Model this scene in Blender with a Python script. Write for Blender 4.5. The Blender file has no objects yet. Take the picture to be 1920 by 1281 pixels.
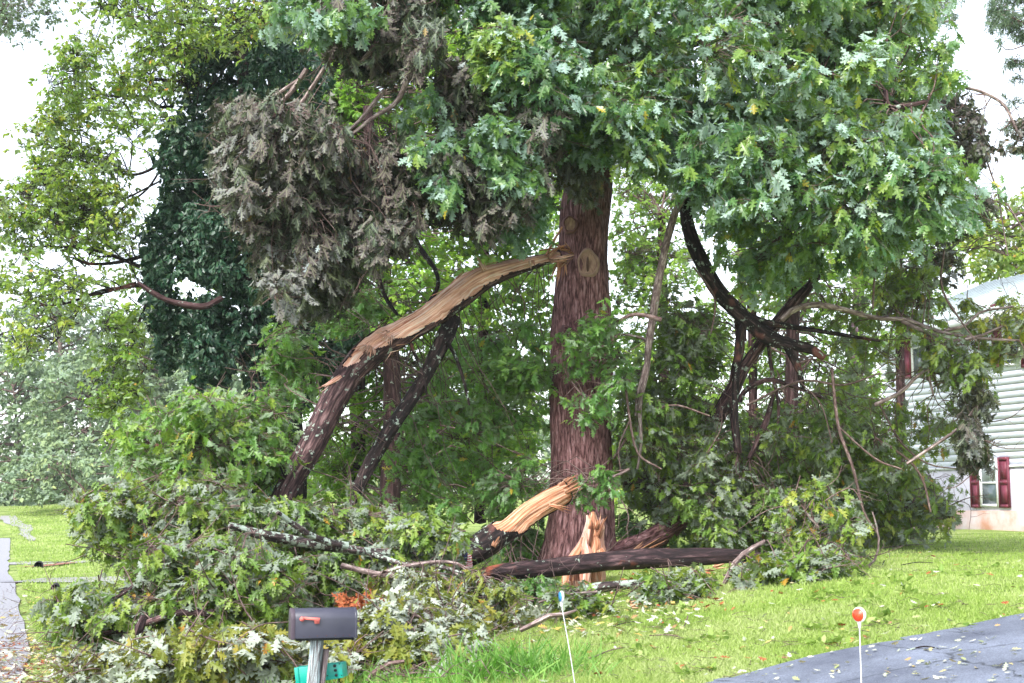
import bpy, math
import numpy as np

# ------------------------------------------------------------------ camera
W, H, F = 1920.0, 1281.0, 2667.0          # photograph size, focal length in its pixels
HOR = 950.0
CZ = 1.75
TILT = math.atan((HOR - H / 2) / F)
scene = bpy.context.scene
cam_d = bpy.data.cameras.new("camera")
cam = bpy.data.objects.new("camera", cam_d)
scene.collection.objects.link(cam)
cam_d.sensor_width = 36.0
cam_d.lens = 36.0 * F / W
cam_d.clip_start = 0.1
cam_d.clip_end = 3000
cam.location = (0, 0, CZ)
cam.rotation_euler = (math.pi / 2 + TILT, 0, 0)
cam_d.dof.use_dof = True
cam_d.dof.focus_distance = 20.0
cam_d.dof.aperture_fstop = 4.5
scene.camera = cam

# ------------------------------------------------------------------ world, sun, exposure
SUN_EL, SUN_AZ = 44.0, 208.0               # azimuth measured from +Y clockwise
world = bpy.data.worlds.new("World")
scene.world = world
world.use_nodes = True
wn, wl = world.node_tree.nodes, world.node_tree.links
wn.clear()
sky = wn.new("ShaderNodeTexSky")
sky.sky_type = 'NISHITA'
sky.sun_disc = False
sky.sun_elevation = math.radians(SUN_EL)
sky.sun_rotation = math.radians(SUN_AZ)
sky.air_density = 1.0
sky.dust_density = 1.5
sky.ozone_density = 1.0
hsv = wn.new("ShaderNodeHueSaturation")
hsv.inputs['Saturation'].default_value = 0.42
bg = wn.new("ShaderNodeBackground")
bg.inputs['Strength'].default_value = 0.15
wo = wn.new("ShaderNodeOutputWorld")
wl.new(sky.outputs[0], hsv.inputs['Color'])
wl.new(hsv.outputs[0], bg.inputs['Color'])
wl.new(bg.outputs[0], wo.inputs['Surface'])

sun_d = bpy.data.lights.new("sun", 'SUN')
sun_d.energy = 1.8
sun_d.angle = math.radians(14)
sun_d.color = (1.0, 0.975, 0.95)
sun = bpy.data.objects.new("sun", sun_d)
scene.collection.objects.link(sun)
sun.rotation_euler = (math.radians(90 - SUN_EL), 0, math.radians(180 - SUN_AZ))

scene.view_settings.view_transform = 'Standard'
scene.view_settings.look = 'None'
scene.view_settings.gamma = 1.0
scene.view_settings.exposure = 1.78
scene.cycles.max_bounces = 8
scene.cycles.diffuse_bounces = 3
scene.cycles.glossy_bounces = 2
scene.cycles.transmission_bounces = 5
scene.cycles.transparent_max_bounces = 6
scene.cycles.volume_bounces = 0
scene.cycles.use_denoising = True

R0 = np.random.default_rng(7)
ct, st = math.cos(TILT), math.sin(TILT)


def P(px, py, D):
    """world point seen at a photograph pixel, at distance D in front of the camera"""
    x = (px - W / 2) / F
    y = (H / 2 - py) / F
    d = np.array([x, ct - y * st, st + y * ct])
    return np.array([0, 0, CZ]) + d * (D / d[1])


def PV(pts, D):
    pts = np.atleast_2d(np.asarray(pts, float))
    x = (pts[:, 0] - W / 2) / F
    y = (H / 2 - pts[:, 1]) / F
    d = np.stack([x, ct - y * st, st + y * ct], 1)
    D = np.broadcast_to(np.asarray(D, float), (len(pts),))
    return np.array([0, 0, CZ]) + d * (D / d[:, 1])[:, None]


def proj(p):
    q = np.asarray(p, float) - np.array([0, 0, CZ])
    dep = q[:, 1] * ct + q[:, 2] * st
    up = -q[:, 1] * st + q[:, 2] * ct
    return np.stack([W / 2 + F * q[:, 0] / dep, H / 2 - F * up / dep], 1)


def nrm(v):
    return v / np.maximum(np.linalg.norm(v, axis=-1, keepdims=True), 1e-9)


# ------------------------------------------------------------------ ground height
GU = [-60, -12, -6, 1, 3, 5, 8, 12, 27, 60, 200]
GH = [1.5, .4, .05, 0, .12, .35, .85, 1.0, 1.1, 1.5, 3]


def roadu(x, y):
    return (x + 4.5) * 0.942 + (y - 13.7) * 0.337


def ground(x, y):
    x, y = np.asarray(x, float), np.asarray(y, float)
    u = roadu(x, y)
    g = sum(np.interp(u + k, GU, GH) for k in (-1., -.5, 0, .5, 1.)) / 5
    t = np.clip((y - 50) / 45, 0, 1)
    left = np.clip((8 - x) / 16, 0, 1)
    g = g + (t * t * (3 - 2 * t)) * 1.75 * (0.35 + .65 * left)
    g = g + 0.02 * np.sin(x * 1.3 + y * .7) * np.sin(y * 1.1 - x * .4)
    return g


def G(x, y, dz=0.0):
    return np.array([x, y, float(ground(x, y)) + dz])


def on_ground(px, py, D0=20.):
    """distance where the view ray of a pixel meets the ground"""
    D = D0
    a = P(px, py, 1.0) - np.array([0, 0, CZ])
    best = None
    for D in np.arange(5, 160, .1):
        p = np.array([0, 0, CZ]) + a * D
        if p[2] <= ground(p[0], p[1]):
            best = D
            break
    return best or 100.


# ------------------------------------------------------------------ mesh building
class MB:
    def __init__(s):
        s.V, s.UV, s.R, s.Fs, s.n, s.B = [], [], [], [], 0, []

    def add(s, V, faces, UV=None, R=None):
        V = np.asarray(V, float)
        if UV is None:
            UV = np.zeros((len(V), 2))
        if R is None:
            R = np.full(len(V), .5)
        s.V.append(V)
        s.UV.append(np.asarray(UV, float))
        s.R.append(np.broadcast_to(np.asarray(R, float), (len(V),)))
        if not isinstance(faces, list) or (len(faces) and not isinstance(faces[0], np.ndarray)):
            faces = group_faces(faces)
        s.B.append([f for f in faces if len(f)])
        for f in faces:
            if len(f):
                s.Fs.append(f + s.n)
        s.n += len(V)
        return s

    def _blocks(s):
        return s.B

    def box(s, c, d, rz=0., R=.5, bevel=0.0, axes=None):
        c = np.asarray(c, float)
        hx, hy, hz = [q / 2 for q in d]
        V = np.array([[x, y, z] for z in (-hz, hz) for y in (-hy, hy) for x in (-hx, hx)])
        fs = [(0, 2, 3, 1), (4, 5, 7, 6), (0, 1, 5, 4), (2, 6, 7, 3), (0, 4, 6, 2), (1, 3, 7, 5)]
        if axes is None:
            cr, sr = math.cos(rz), math.sin(rz)
            M = np.array([[cr, sr, 0], [-sr, cr, 0], [0, 0, 1]])
        else:
            M = np.asarray(axes)
        W_ = V @ M + c
        UV = np.stack([V[:, 0] + V[:, 1], V[:, 2]], 1)
        return s.add(W_, fs, UV, R)

    def build(s, name, mat, parent=None, smooth=False, bevel=0.0):
        me = bpy.data.meshes.new(name)
        if s.n:
            V = np.concatenate(s.V)
            UV = np.concatenate(s.UV)
            R = np.concatenate(s.R)
            loops = np.concatenate([f.ravel() for f in s.Fs])
            tot = np.concatenate([np.full(len(f), f.shape[1]) for f in s.Fs])
            start = np.concatenate([[0], np.cumsum(tot)[:-1]])
            me.vertices.add(len(V))
            me.vertices.foreach_set("co", V.astype(np.float32).ravel())
            me.loops.add(len(loops))
            me.loops.foreach_set("vertex_index", loops.astype(np.int32))
            me.polygons.add(len(tot))
            me.polygons.foreach_set("loop_start", start.astype(np.int32))
            me.polygons.foreach_set("loop_total", tot.astype(np.int32))
            if smooth:
                me.polygons.foreach_set("use_smooth", np.ones(len(tot), bool))
            me.update(calc_edges=True)
            uvl = me.uv_layers.new(name="UVMap")
            uvl.data.foreach_set("uv", UV[loops].astype(np.float32).ravel())
            at = me.attributes.new("rnd", 'FLOAT', 'POINT')
            at.data.foreach_set("value", R.astype(np.float32))
        me.materials.append(mat)
        o = bpy.data.objects.new(name, me)
        scene.collection.objects.link(o)
        if parent is not None:
            o.parent = parent
            o.matrix_parent_inverse = parent.matrix_basis.inverted()
        if bevel:
            m = o.modifiers.new("bevel", 'BEVEL')
            m.width = bevel
            m.segments = 2
            m.limit_method = 'ANGLE'
        return o


def group_faces(faces):
    d = {}
    for f in faces:
        d.setdefault(len(f), []).append(f)
    return [np.array(v) for v in d.values()]


def thing(name, label, cat, loc, group=None, kind=None):
    o = bpy.data.objects.new(name, None)
    o.empty_display_size = .2
    scene.collection.objects.link(o)
    o.location = [float(q) for q in loc]
    return tag(o, label, cat, group, kind)


def tag(o, label=None, cat=None, group=None, kind=None):
    if label:
        o["label"] = label
    if cat:
        o["category"] = cat
    if group:
        o["group"] = group
    if kind:
        o["kind"] = kind
    return o


# smooth path through points (Catmull-Rom)
def spline(pts, n):
    pts = np.asarray(pts, float)
    if len(pts) == 2:
        t = np.linspace(0, 1, n)[:, None]
        return pts[0] * (1 - t) + pts[1] * t
    q = np.vstack([2 * pts[0] - pts[1], pts, 2 * pts[-1] - pts[-2]])
    u = np.linspace(0, len(pts) - 1, n)
    i = np.minimum(u.astype(int), len(pts) - 2)
    t = (u - i)[:, None]
    a, b, c, d = q[i], q[i + 1], q[i + 2], q[i + 3]
    return .5 * ((2 * b) + (c - a) * t + (2 * a - 5 * b + 4 * c - d) * t ** 2 + (3 * b - a - 3 * c + d) * t ** 3)


def frames(C):
    T = nrm(np.gradient(C, axis=0))
    ref = np.array([0., -1., 0.])
    if abs(T[:, 1]).mean() > .8:
        ref = np.array([0., 0., 1.])
    A = nrm(ref - (T @ ref)[:, None] * T)      # points to the camera side
    B = np.cross(T, A)
    return T, A, B


def vnoise(x, y, seed=0):
    """cheap tiling-free value noise, vectorised"""
    def h(i, j):
        v = np.sin(i * 127.1 + j * 311.7 + seed * 74.7) * 43758.5453
        return v - np.floor(v)
    i, j = np.floor(x), np.floor(y)
    u, v = x - i, y - j
    u, v = u * u * (3 - 2 * u), v * v * (3 - 2 * v)
    return (h(i, j) * (1 - u) + h(i + 1, j) * u) * (1 - v) + (h(i, j + 1) * (1 - u) + h(i + 1, j + 1) * u) * v


def tube(mb, pts, radii, seg=10, n=None, rough=0., ridges=0, seed=0, cap=True, R=.5, ecc=None, pw=None):
    """tapered round limb along pts; radii per control point"""
    pts = np.asarray(pts, float)
    L = np.linalg.norm(np.diff(pts, axis=0), axis=1).sum()
    if n is None:
        n = max(4, int(L / .12))
    rr = np.asarray(radii, float)
    C = spline(pts, n)
    r = np.interp(np.linspace(0, len(pts) - 1, n), np.arange(len(pts)), rr)
    T, A, B = frames(C)
    s = np.concatenate([[0], np.cumsum(np.linalg.norm(np.diff(C, axis=0), axis=1))])
    th = np.linspace(0, 2 * np.pi, seg + 1)
    S, TH = np.meshgrid(s, th, indexing='ij')
    rad = r[:, None] * np.ones_like(TH)
    if rough:
        a1 = np.sin(TH) * 2 + seed
        a2 = np.cos(TH) * 2 + seed * 1.7
        nz = vnoise(a1 * 1.3 + S * 1.1, a2 * 1.3 + S * .9, seed) - .5
        nz += .5 * (vnoise(a1 * 3 + S * 3.1, a2 * 3 - S * 2.7, seed + 3) - .5)
        rad = rad * (1 + rough * 2 * nz)
    if ridges:
        fr = ridges / (2 * np.pi)
        # bark plates: ridges that wander along the trunk, periodic round it
        w = TH + .18 * (vnoise(S * 2.2, np.sin(TH) * 2, seed + 9) - .5) + .06 * (vnoise(S * 7, np.cos(TH) * 3, seed + 5) - .5)
        k = np.abs(((w * fr) % 1) - .5) * 2
        k2 = np.abs(((w * fr * 2.3 + vnoise(S * 4, np.cos(TH) * 4, seed)) % 1) - .5) * 2
        brk = vnoise(np.floor(w * fr) * 3.1, S * 5, seed + 1)
        rad = rad + (k ** .6 * .6 + k2 * .4) * (.5 + .7 * brk) * (.011 + .06 * r[:, None] ** 2) - .006
    V = C[:, None, :] + rad[..., None] * (np.cos(TH)[..., None] * A[:, None, :] + np.sin(TH)[..., None] * B[:, None, :])
    UV = np.stack([TH * r.mean(), S], -1).reshape(-1, 2)
    m = seg + 1
    i, j = np.meshgrid(np.arange(n - 1), np.arange(seg), indexing='ij')
    a = (i * m + j).ravel()
    quads = np.stack([a, a + 1, a + m + 1, a + m], 1)
    mb.add(V.reshape(-1, 3), [quads], UV, R)
    if cap:
        for e, idx in ((0, 0), (n - 1, (n - 1))):
            ring = V[idx, :seg]
            cc = C[idx] + (T[idx] if e else -T[idx]) * r[idx] * .25
            VV = np.vstack([ring, cc])
            tri = np.array([[k, (k + 1) % seg, seg] if e else [(k + 1) % seg, k, seg] for k in range(seg)])
            UVc = np.zeros((len(VV), 2))
            mb.add(VV, [tri], UVc, R)
    return C, r


def pxtube(mb, pl, D, scale_seg=10, **kw):
    """pl: (px, py, half-width px[, D])"""
    pts, rad = [], []
    for q in pl:
        d = q[3] if len(q) > 3 else D
        pts.append(P(q[0], q[1], d))
        rad.append(q[2] * d / F)
    return tube(mb, pts, rad, seg=scale_seg, **kw)


def twigs(mb, A, B, r0, r1, sag=0.0, seed=0, R=.5):
    """many thin bent 3-sided twigs from A to B"""
    A, B = np.atleast_2d(A), np.atleast_2d(B)
    N = len(A)
    if N == 0:
        return
    rg = np.random.default_rng(seed)
    L = np.linalg.norm(B - A, axis=1, keepdims=True)
    mids = [A, A * .66 + B * .34, A * .33 + B * .67, B]
    for k in (1, 2):
        mids[k] = mids[k] + rg.normal(0, .07, (N, 3)) * L + np.array([0, 0, 1.]) * sag * L
    d = nrm(B - A)
    u = nrm(np.cross(d, np.array([.3, .9, .2])))
    v = np.cross(d, u)
    r0 = np.broadcast_to(r0, (N,))
    r1 = np.broadcast_to(r1, (N,))
    rings = []
    for k, M in enumerate(mids):
        r = (r0 + (r1 - r0) * k / 3)[:, None]
        for a in (0, 2.094, 4.189):
            rings.append(M + r * (math.cos(a) * u + math.sin(a) * v))
    V = np.stack(rings, 1).reshape(-1, 3)            # N x 12
    base = np.arange(N)[:, None] * 12
    q = []
    for k in range(3):
        for a in range(3):
            b = (a + 1) % 3
            q.append([k * 3 + a, k * 3 + b, k * 3 + 3 + b, k * 3 + 3 + a])
    q = np.array(q)
    Fq = (base[:, :, None] + q[None]).reshape(-1, 4)
    UV = np.stack([np.tile([0, .01, .02] * 4, N), np.repeat(np.tile(np.arange(4) / 3., N) * np.repeat(L[:, 0], 4), 3)], 1)
    mb.add(V, [Fq], UV, R)


# ------------------------------------------------------------------ leaf shapes
def tmpl_oak():
    mids = [(0, 0.10), (0, .34), (0, .58), (0, .80), (0, 1.0)]
    sin_ = [(.03, .10), (.05, .37), (.06, .61), (.05, .81)]
    tips = [((.16, .24), (.20, .36)), ((.30, .47), (.34, .62)), ((.24, .76), (.22, .88))]
    tips = [((.14, .25), (.18, .31)), ((.25, .50), (.30, .58)), ((.20, .76), (.23, .84))]
    V = [(0, 0)] + mids
    tris = []

    def addv(p):
        V.append(p)
        return len(V) - 1
    for sgn in (1, -1):
        S = [addv((sgn * a, b)) for a, b in sin_]
        for k in range(3):
            t1 = addv((sgn * tips[k][0][0], tips[k][0][1]))
            t2 = addv((sgn * tips[k][1][0], tips[k][1][1]))
            f = [(S[k], t1, t2), (S[k], t2, S[k + 1]), (1 + k, S[k], S[k + 1]), (1 + k, S[k + 1], 2 + k)]
            tris += f if sgn > 0 else [q[::-1] for q in f]
        t = addv((sgn * .08, .94))
        f = [(4, S[3], t), (4, t, 5)]
        tris += f if sgn > 0 else [q[::-1] for q in f]
        f = (0, S[0], 1)
        tris.append(f if sgn > 0 else f[::-1])
    return np.array(V, float), np.array(tris)


def tmpl_lobe():           # lighter lobed leaf for farther crowns
    V = [(0, 0), (0, .35), (0, .65), (0, 1), ]
    tris = []
    for sgn in (1, -1):
        b = len(V)
        V += [(sgn * .26, .36), (sgn * .09, .45), (sgn * .33, .68), (sgn * .10, .74)]
        f = [(0, b, b + 1), (0, b + 1, 1), (1, b + 1, 2), (b + 1, b + 2, b + 3), (b + 1, b + 3, 2), (2, b + 3, 3)]
        tris += f if sgn > 0 else [q[::-1] for q in f]
    return np.array(V, float), np.array(tris)


def tmpl_plain():
    V = [(0, 0), (.28, .32), (.22, .68), (0, 1), (-.22, .68), (-.28, .32)]
    tris = [(0, 1, 2), (0, 2, 3), (0, 3, 4), (0, 4, 5)]
    return np.array(V, float), np.array(tris)


def tmpl_needle():
    V = [(0, 0), (.035, .5), (0, 1), (-.035, .5)]
    return np.array(V, float), np.array([(0, 1, 2), (0, 2, 3)])


TM = dict(oak=tmpl_oak(), lobe=tmpl_lobe(), plain=tmpl_plain(), needle=tmpl_needle())


def put_leaves(mb, tm, O, axis, normal, size, rnd, bend=.25, fold=.25, rg=None):
    tv, tf = TM[tm]
    N, T = len(O), len(tv)
    if N == 0:
        return
    axis = nrm(axis)
    normal = nrm(normal - (normal * axis).sum(1, keepdims=True) * axis)
    side = np.cross(axis, normal)
    bend = rg.normal(bend, .22, N) if rg is not None else np.full(N, bend)
    tw = rg.normal(0, .15, N)
    x, y = tv[:, 0], tv[:, 1]
    z = fold * np.abs(x)[None] - bend[:, None] * (y ** 2)[None] + tw[:, None] * (x * y)[None] * 2
    wx = rg.uniform(.82, 1.15, N)
    V = O[:, None] + size[:, None, None] * (x[None, :, None] * wx[:, None, None] * side[:, None] + y[None, :, None] * axis[:, None] + z[..., None] * normal[:, None])
    Fc = (np.arange(N)[:, None, None] * T + tf[None]).reshape(-1, 3)
    UV = np.tile(tv, (N, 1))
    mb.add(V.reshape(-1, 3), [Fc], UV, np.repeat(rnd, T))


def in_poly(pts, poly):
    poly = np.asarray(poly, float)
    x, y = pts[:, 0], pts[:, 1]
    c = np.zeros(len(pts), bool)
    j = len(poly) - 1
    for i in range(len(poly)):
        xi, yi = poly[i]
        xj, yj = poly[j]
        hit = ((yi > y) != (yj > y)) & (x < (xj - xi) * (y - yi) / (yj - yi + 1e-12) + xi)
        c ^= hit
        j = i
    return c


def spread(poly, n, rg, cand=12):
    """n evenly spread random points inside a polygon"""
    poly = np.asarray(poly, float)
    lo, hi = poly.min(0), poly.max(0)
    pool = rg.uniform(lo, hi, (n * cand * 6, 2))
    pool = pool[in_poly(pool, poly)]
    out = [pool[0]]
    k = 1
    sc = np.array([1., 1.])
    while len(out) < n and k + cand < len(pool):
        c = pool[k:k + cand]
        k += cand
        d = np.min(np.linalg.norm((c[:, None] - np.array(out)[None]) * sc, axis=2), axis=1)
        out.append(c[np.argmax(d)])
    return np.array(out)


LEAVES = [0]


LEAFK = .88


def foliage(leaf, wood, poly, D, n, r, sprays, k=7, tm='oak', size=.17, hang=0., flip=.1, upw=.8,
            seed=1, flat=.75, roots=None, limb_r=.018, tint=(0., 1.), lift=.15, min_g=True, centers=None, shell=.5, tw=True, fold=.25, yr=1.0, jit=17., bare=0):
    """clumps of leaf sprays inside a region; leaf / wood are MBs. D = (near, far)."""
    rg = np.random.default_rng(seed)
    if centers is None:
        c2 = spread(poly, n, rg)
        Dd = rg.uniform(D[0], D[1], len(c2))
        C = PV(c2, Dd)
    else:
        C = np.asarray(centers, float)
    if tm == 'oak' or tm == 'lobe':
        size = size * LEAFK
        sprays = sprays * 1.35
    n = len(C)
    R = r * np.clip(rg.lognormal(-.08, .33, n), .4, 1.8)
    if min_g:
        g = ground(C[:, 0], C[:, 1])
        C[:, 2] = np.maximum(C[:, 2], g + .12)
    # sprays
    ns = np.maximum(4, (sprays * (R / r) ** 2 * rg.uniform(.6, 1.3, n)).astype(int))
    idx = np.repeat(np.arange(n), ns)
    M = len(idx)
    d = nrm(rg.normal(0, 1, (M, 3)))
    d[:, 2] = d[:, 2] + lift
    d = nrm(d)
    # each clump is stretched its own way, and some sprays stick far out of it
    st3 = rg.uniform(.65, 1.45, (n, 3))
    st3[:, 2] = rg.uniform(.6, 1.15, n)
    rad = R[idx] * (shell + (1 - shell) * rg.uniform(0, 1, M) ** .6) * rg.uniform(.8, 1.25, M)
    rad = rad * np.where(rg.uniform(0, 1, M) < .10, rg.uniform(1.2, 1.7, M), 1.0)
    S = C[idx] + d * rad[:, None] * np.array([1, yr, flat]) * st3[idx]
    if hang:
        S[:, 2] -= hang * rg.uniform(0, 1, M) * R[idx] * .5
    if min_g:
        g = ground(S[:, 0], S[:, 1]) + .03
        low = S[:, 2] < g
        S[low, 2] = g[low] + rg.uniform(0, .12, low.sum())
    if poly is not None:          # ragged outline of the mass
        pj = proj(S) + rg.normal(0, jit, (M, 2))
        kp = in_poly(pj, poly)
        S, d, idx = S[kp], d[kp], idx[kp]
        M = len(idx)
    sd = nrm(d * np.array([1, 1, .7]) + rg.normal(0, .35, (M, 3)) + np.array([0, 0, -hang]))
    if tw and wood is not None:
        st_ = C[idx] + (S - C[idx]) * .15
        twigs(wood, st_, S, .006, .003, sag=.05, seed=seed + 1)
    if bare and wood is not None:             # leafless broken twigs poking through
        for q in range(bare):
            c = C[rg.integers(n)]
            dv = nrm(rg.normal(0, 1, 3) * [1, .7, .8] + [0, -.3, -.1])
            l = rg.uniform(.35, 1.1)
            a = c - dv * l * .3
            b = c + dv * l * .8
            if min_g:
                for e in (a, b):
                    e[2] = max(e[2], float(ground(e[0], e[1])) + .03)
            mdd = (a + b) / 2 + rg.normal(0, .12, 3) * l
            r_ = rg.uniform(.005, .011)
            Cc, _ = tube(wood, [a, mdd, b], [r_, r_ * .8, r_ * .35], seg=5, n=9, cap=False)
            k1 = Cc[[3, 5, 6]]
            twigs(wood, k1, k1 + nrm(rg.normal(0, 1, (3, 3)) + dv) * l * .35, r_ * .5, .002, seed=q)
    # limbs to the clump centres
    if roots is not None and wood is not None and len(roots):
        Rt = np.asarray(roots, float)
        dd = np.linalg.norm(C[:, None] - Rt[None], axis=2) + rg.uniform(0, .6, (n, len(Rt)))
        for i in range(n):
            a = Rt[np.argmin(dd[i])]
            b = C[i]
            m1 = a * .65 + b * .35 + rg.normal(0, .08, 3) * np.linalg.norm(b - a) + np.array([0, 0, .08 * np.linalg.norm(b - a)])
            m2 = a * .3 + b * .7 + rg.normal(0, .06, 3) * np.linalg.norm(b - a)
            tube(wood, [a, m1, m2, b], [limb_r * 1.3, limb_r, limb_r * .7, limb_r * .35], seg=5, n=8, cap=False, R=.4)
    # leaves
    kk = rg.integers(max(2, k - 2), k + 3, M)
    li = np.repeat(np.arange(M), kk)
    N = len(li)
    rn = rg.normal(0, 1, (N, 3))
    # leaves sit along the outer part of the shoot and fan out at its tip
    along = rg.uniform(0, 1, N) ** 1.5
    out_s = nrm(S - C[idx])
    ns_ = nrm(np.array([0, 0, 1.]) * upw + out_s * (1 - upw * .6) * (1 if not hang else .7) + rg.normal(0, .28, (M, 3)))
    sx_ = nrm(np.cross(ns_, sd))
    sd2 = nrm(np.cross(sx_, ns_))
    phi = rg.normal(0, .55 + .35 * along)
    ax = nrm(sd2[li] * np.cos(phi)[:, None] + sx_[li] * np.sin(phi)[:, None] + rn * .22 + np.array([0, 0, -.12 - hang * .65]))
    O = S[li] - sd[li] * (along * size * 1.7)[:, None]
    nr = nrm(ns_[li] + rg.normal(0, .24, (N, 3)))
    fl = rg.uniform(0, 1, M) < flip
    flv = fl[li] ^ (rg.uniform(0, 1, N) < .06)
    nr[flv] *= -1
    sz = size * rg.uniform(.62, 1.2, N) * rg.uniform(.85, 1.1, M)[li]
    ctint = rg.uniform(0, 1, n)
    sr = rg.uniform(0, 1, M)
    rnd = np.clip(.28 * ctint[idx][li] + .40 * sr[li] + .32 * rg.uniform(0, 1, N), 0, 1)
    rnd = tint[0] + (tint[1] - tint[0]) * rnd
    hot = rg.uniform(0, 1, N) < .012
    rnd[hot] = 1.0
    put_leaves(leaf, tm, O, ax, nr, sz, rnd, rg=rg, fold=fold)
    LEAVES[0] += N
    return C


# ------------------------------------------------------------------ materials
def new_mat(name):
    m = bpy.data.materials.new(name)
    m.use_nodes = True
    nt = m.node_tree
    nt.nodes.clear()
    return m, nt.nodes, nt.links


def ramp(N, cols, pos=None, interp='LINEAR'):
    r = N.new("ShaderNodeValToRGB")
    cr = r.color_ramp
    cr.interpolation = interp
    if pos is None:
        pos = np.linspace(0, 1, len(cols))
    while len(cr.elements) < len(cols):
        cr.elements.new(.5)
    for e, c, p in zip(cr.elements, cols, pos):
        e.position = float(p)
        e.color = (*c, 1)
    return r


def leaf_mat(name, front, back, trans=(.25, .4, .04), tf=.28, rough=.42, spec=.5, fpos=None):
    m, N, L = new_mat(name)
    at = N.new("ShaderNodeAttribute")
    at.attribute_name = 'rnd'
    rf = ramp(N, front, fpos)
    rb = ramp(N, back)
    L.new(at.outputs['Fac'], rf.inputs[0])
    L.new(at.outputs['Fac'], rb.inputs[0])
    ge = N.new("ShaderNodeNewGeometry")
    mx = N.new("ShaderNodeMixRGB")
    L.new(ge.outputs['Backfacing'], mx.inputs[0])
    L.new(rf.outputs[0], mx.inputs[1])
    L.new(rb.outputs[0], mx.inputs[2])
    # pale midrib and veins from the leaf's own coordinates
    uv = N.new("ShaderNodeUVMap")
    sp = N.new("ShaderNodeSeparateXYZ")
    L.new(uv.outputs[0], sp.inputs[0])
    ab = N.new("ShaderNodeMath")
    ab.operation = 'ABSOLUTE'
    L.new(sp.outputs[0], ab.inputs[0])
    lt = N.new("ShaderNodeMath")
    lt.operation = 'LESS_THAN'
    lt.inputs[1].default_value = .018
    L.new(ab.outputs[0], lt.inputs[0])
    ml = N.new("ShaderNodeMath")
    ml.operation = 'MULTIPLY'
    ml.inputs[1].default_value = .35
    L.new(lt.outputs[0], ml.inputs[0])
    mv = N.new("ShaderNodeMixRGB")
    mv.inputs[2].default_value = (.30, .38, .16, 1)
    L.new(ml.outputs[0], mv.inputs[0])
    L.new(mx.outputs[0], mv.inputs[1])
    b = N.new("ShaderNodeBsdfPrincipled")
    b.inputs['Roughness'].default_value = rough
    b.inputs['Specular IOR Level'].default_value = spec
    L.new(mv.outputs[0], b.inputs['Base Color'])
    # underside is matt
    rr = N.new("ShaderNodeMapRange")
    L.new(ge.outputs['Backfacing'], rr.inputs[0])
    rr.inputs[3].default_value = rough
    rr.inputs[4].default_value = .8
    L.new(rr.outputs[0], b.inputs['Roughness'])
    t = N.new("ShaderNodeBsdfTranslucent")
    tm = N.new("ShaderNodeMixRGB")
    tm.blend_type = 'MIX'
    tm.inputs[0].default_value = .6
    L.new(rf.outputs[0], tm.inputs[1])
    tm.inputs[2].default_value = (*trans, 1)
    L.new(tm.outputs[0], t.inputs[0])
    ms = N.new("ShaderNodeMixShader")
    ms.inputs[0].default_value = tf
    L.new(b.outputs[0], ms.inputs[1])
    L.new(t.outputs[0], ms.inputs[2])
    o = N.new("ShaderNodeOutputMaterial")
    L.new(ms.outputs[0], o.inputs[0])
    return m


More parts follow.
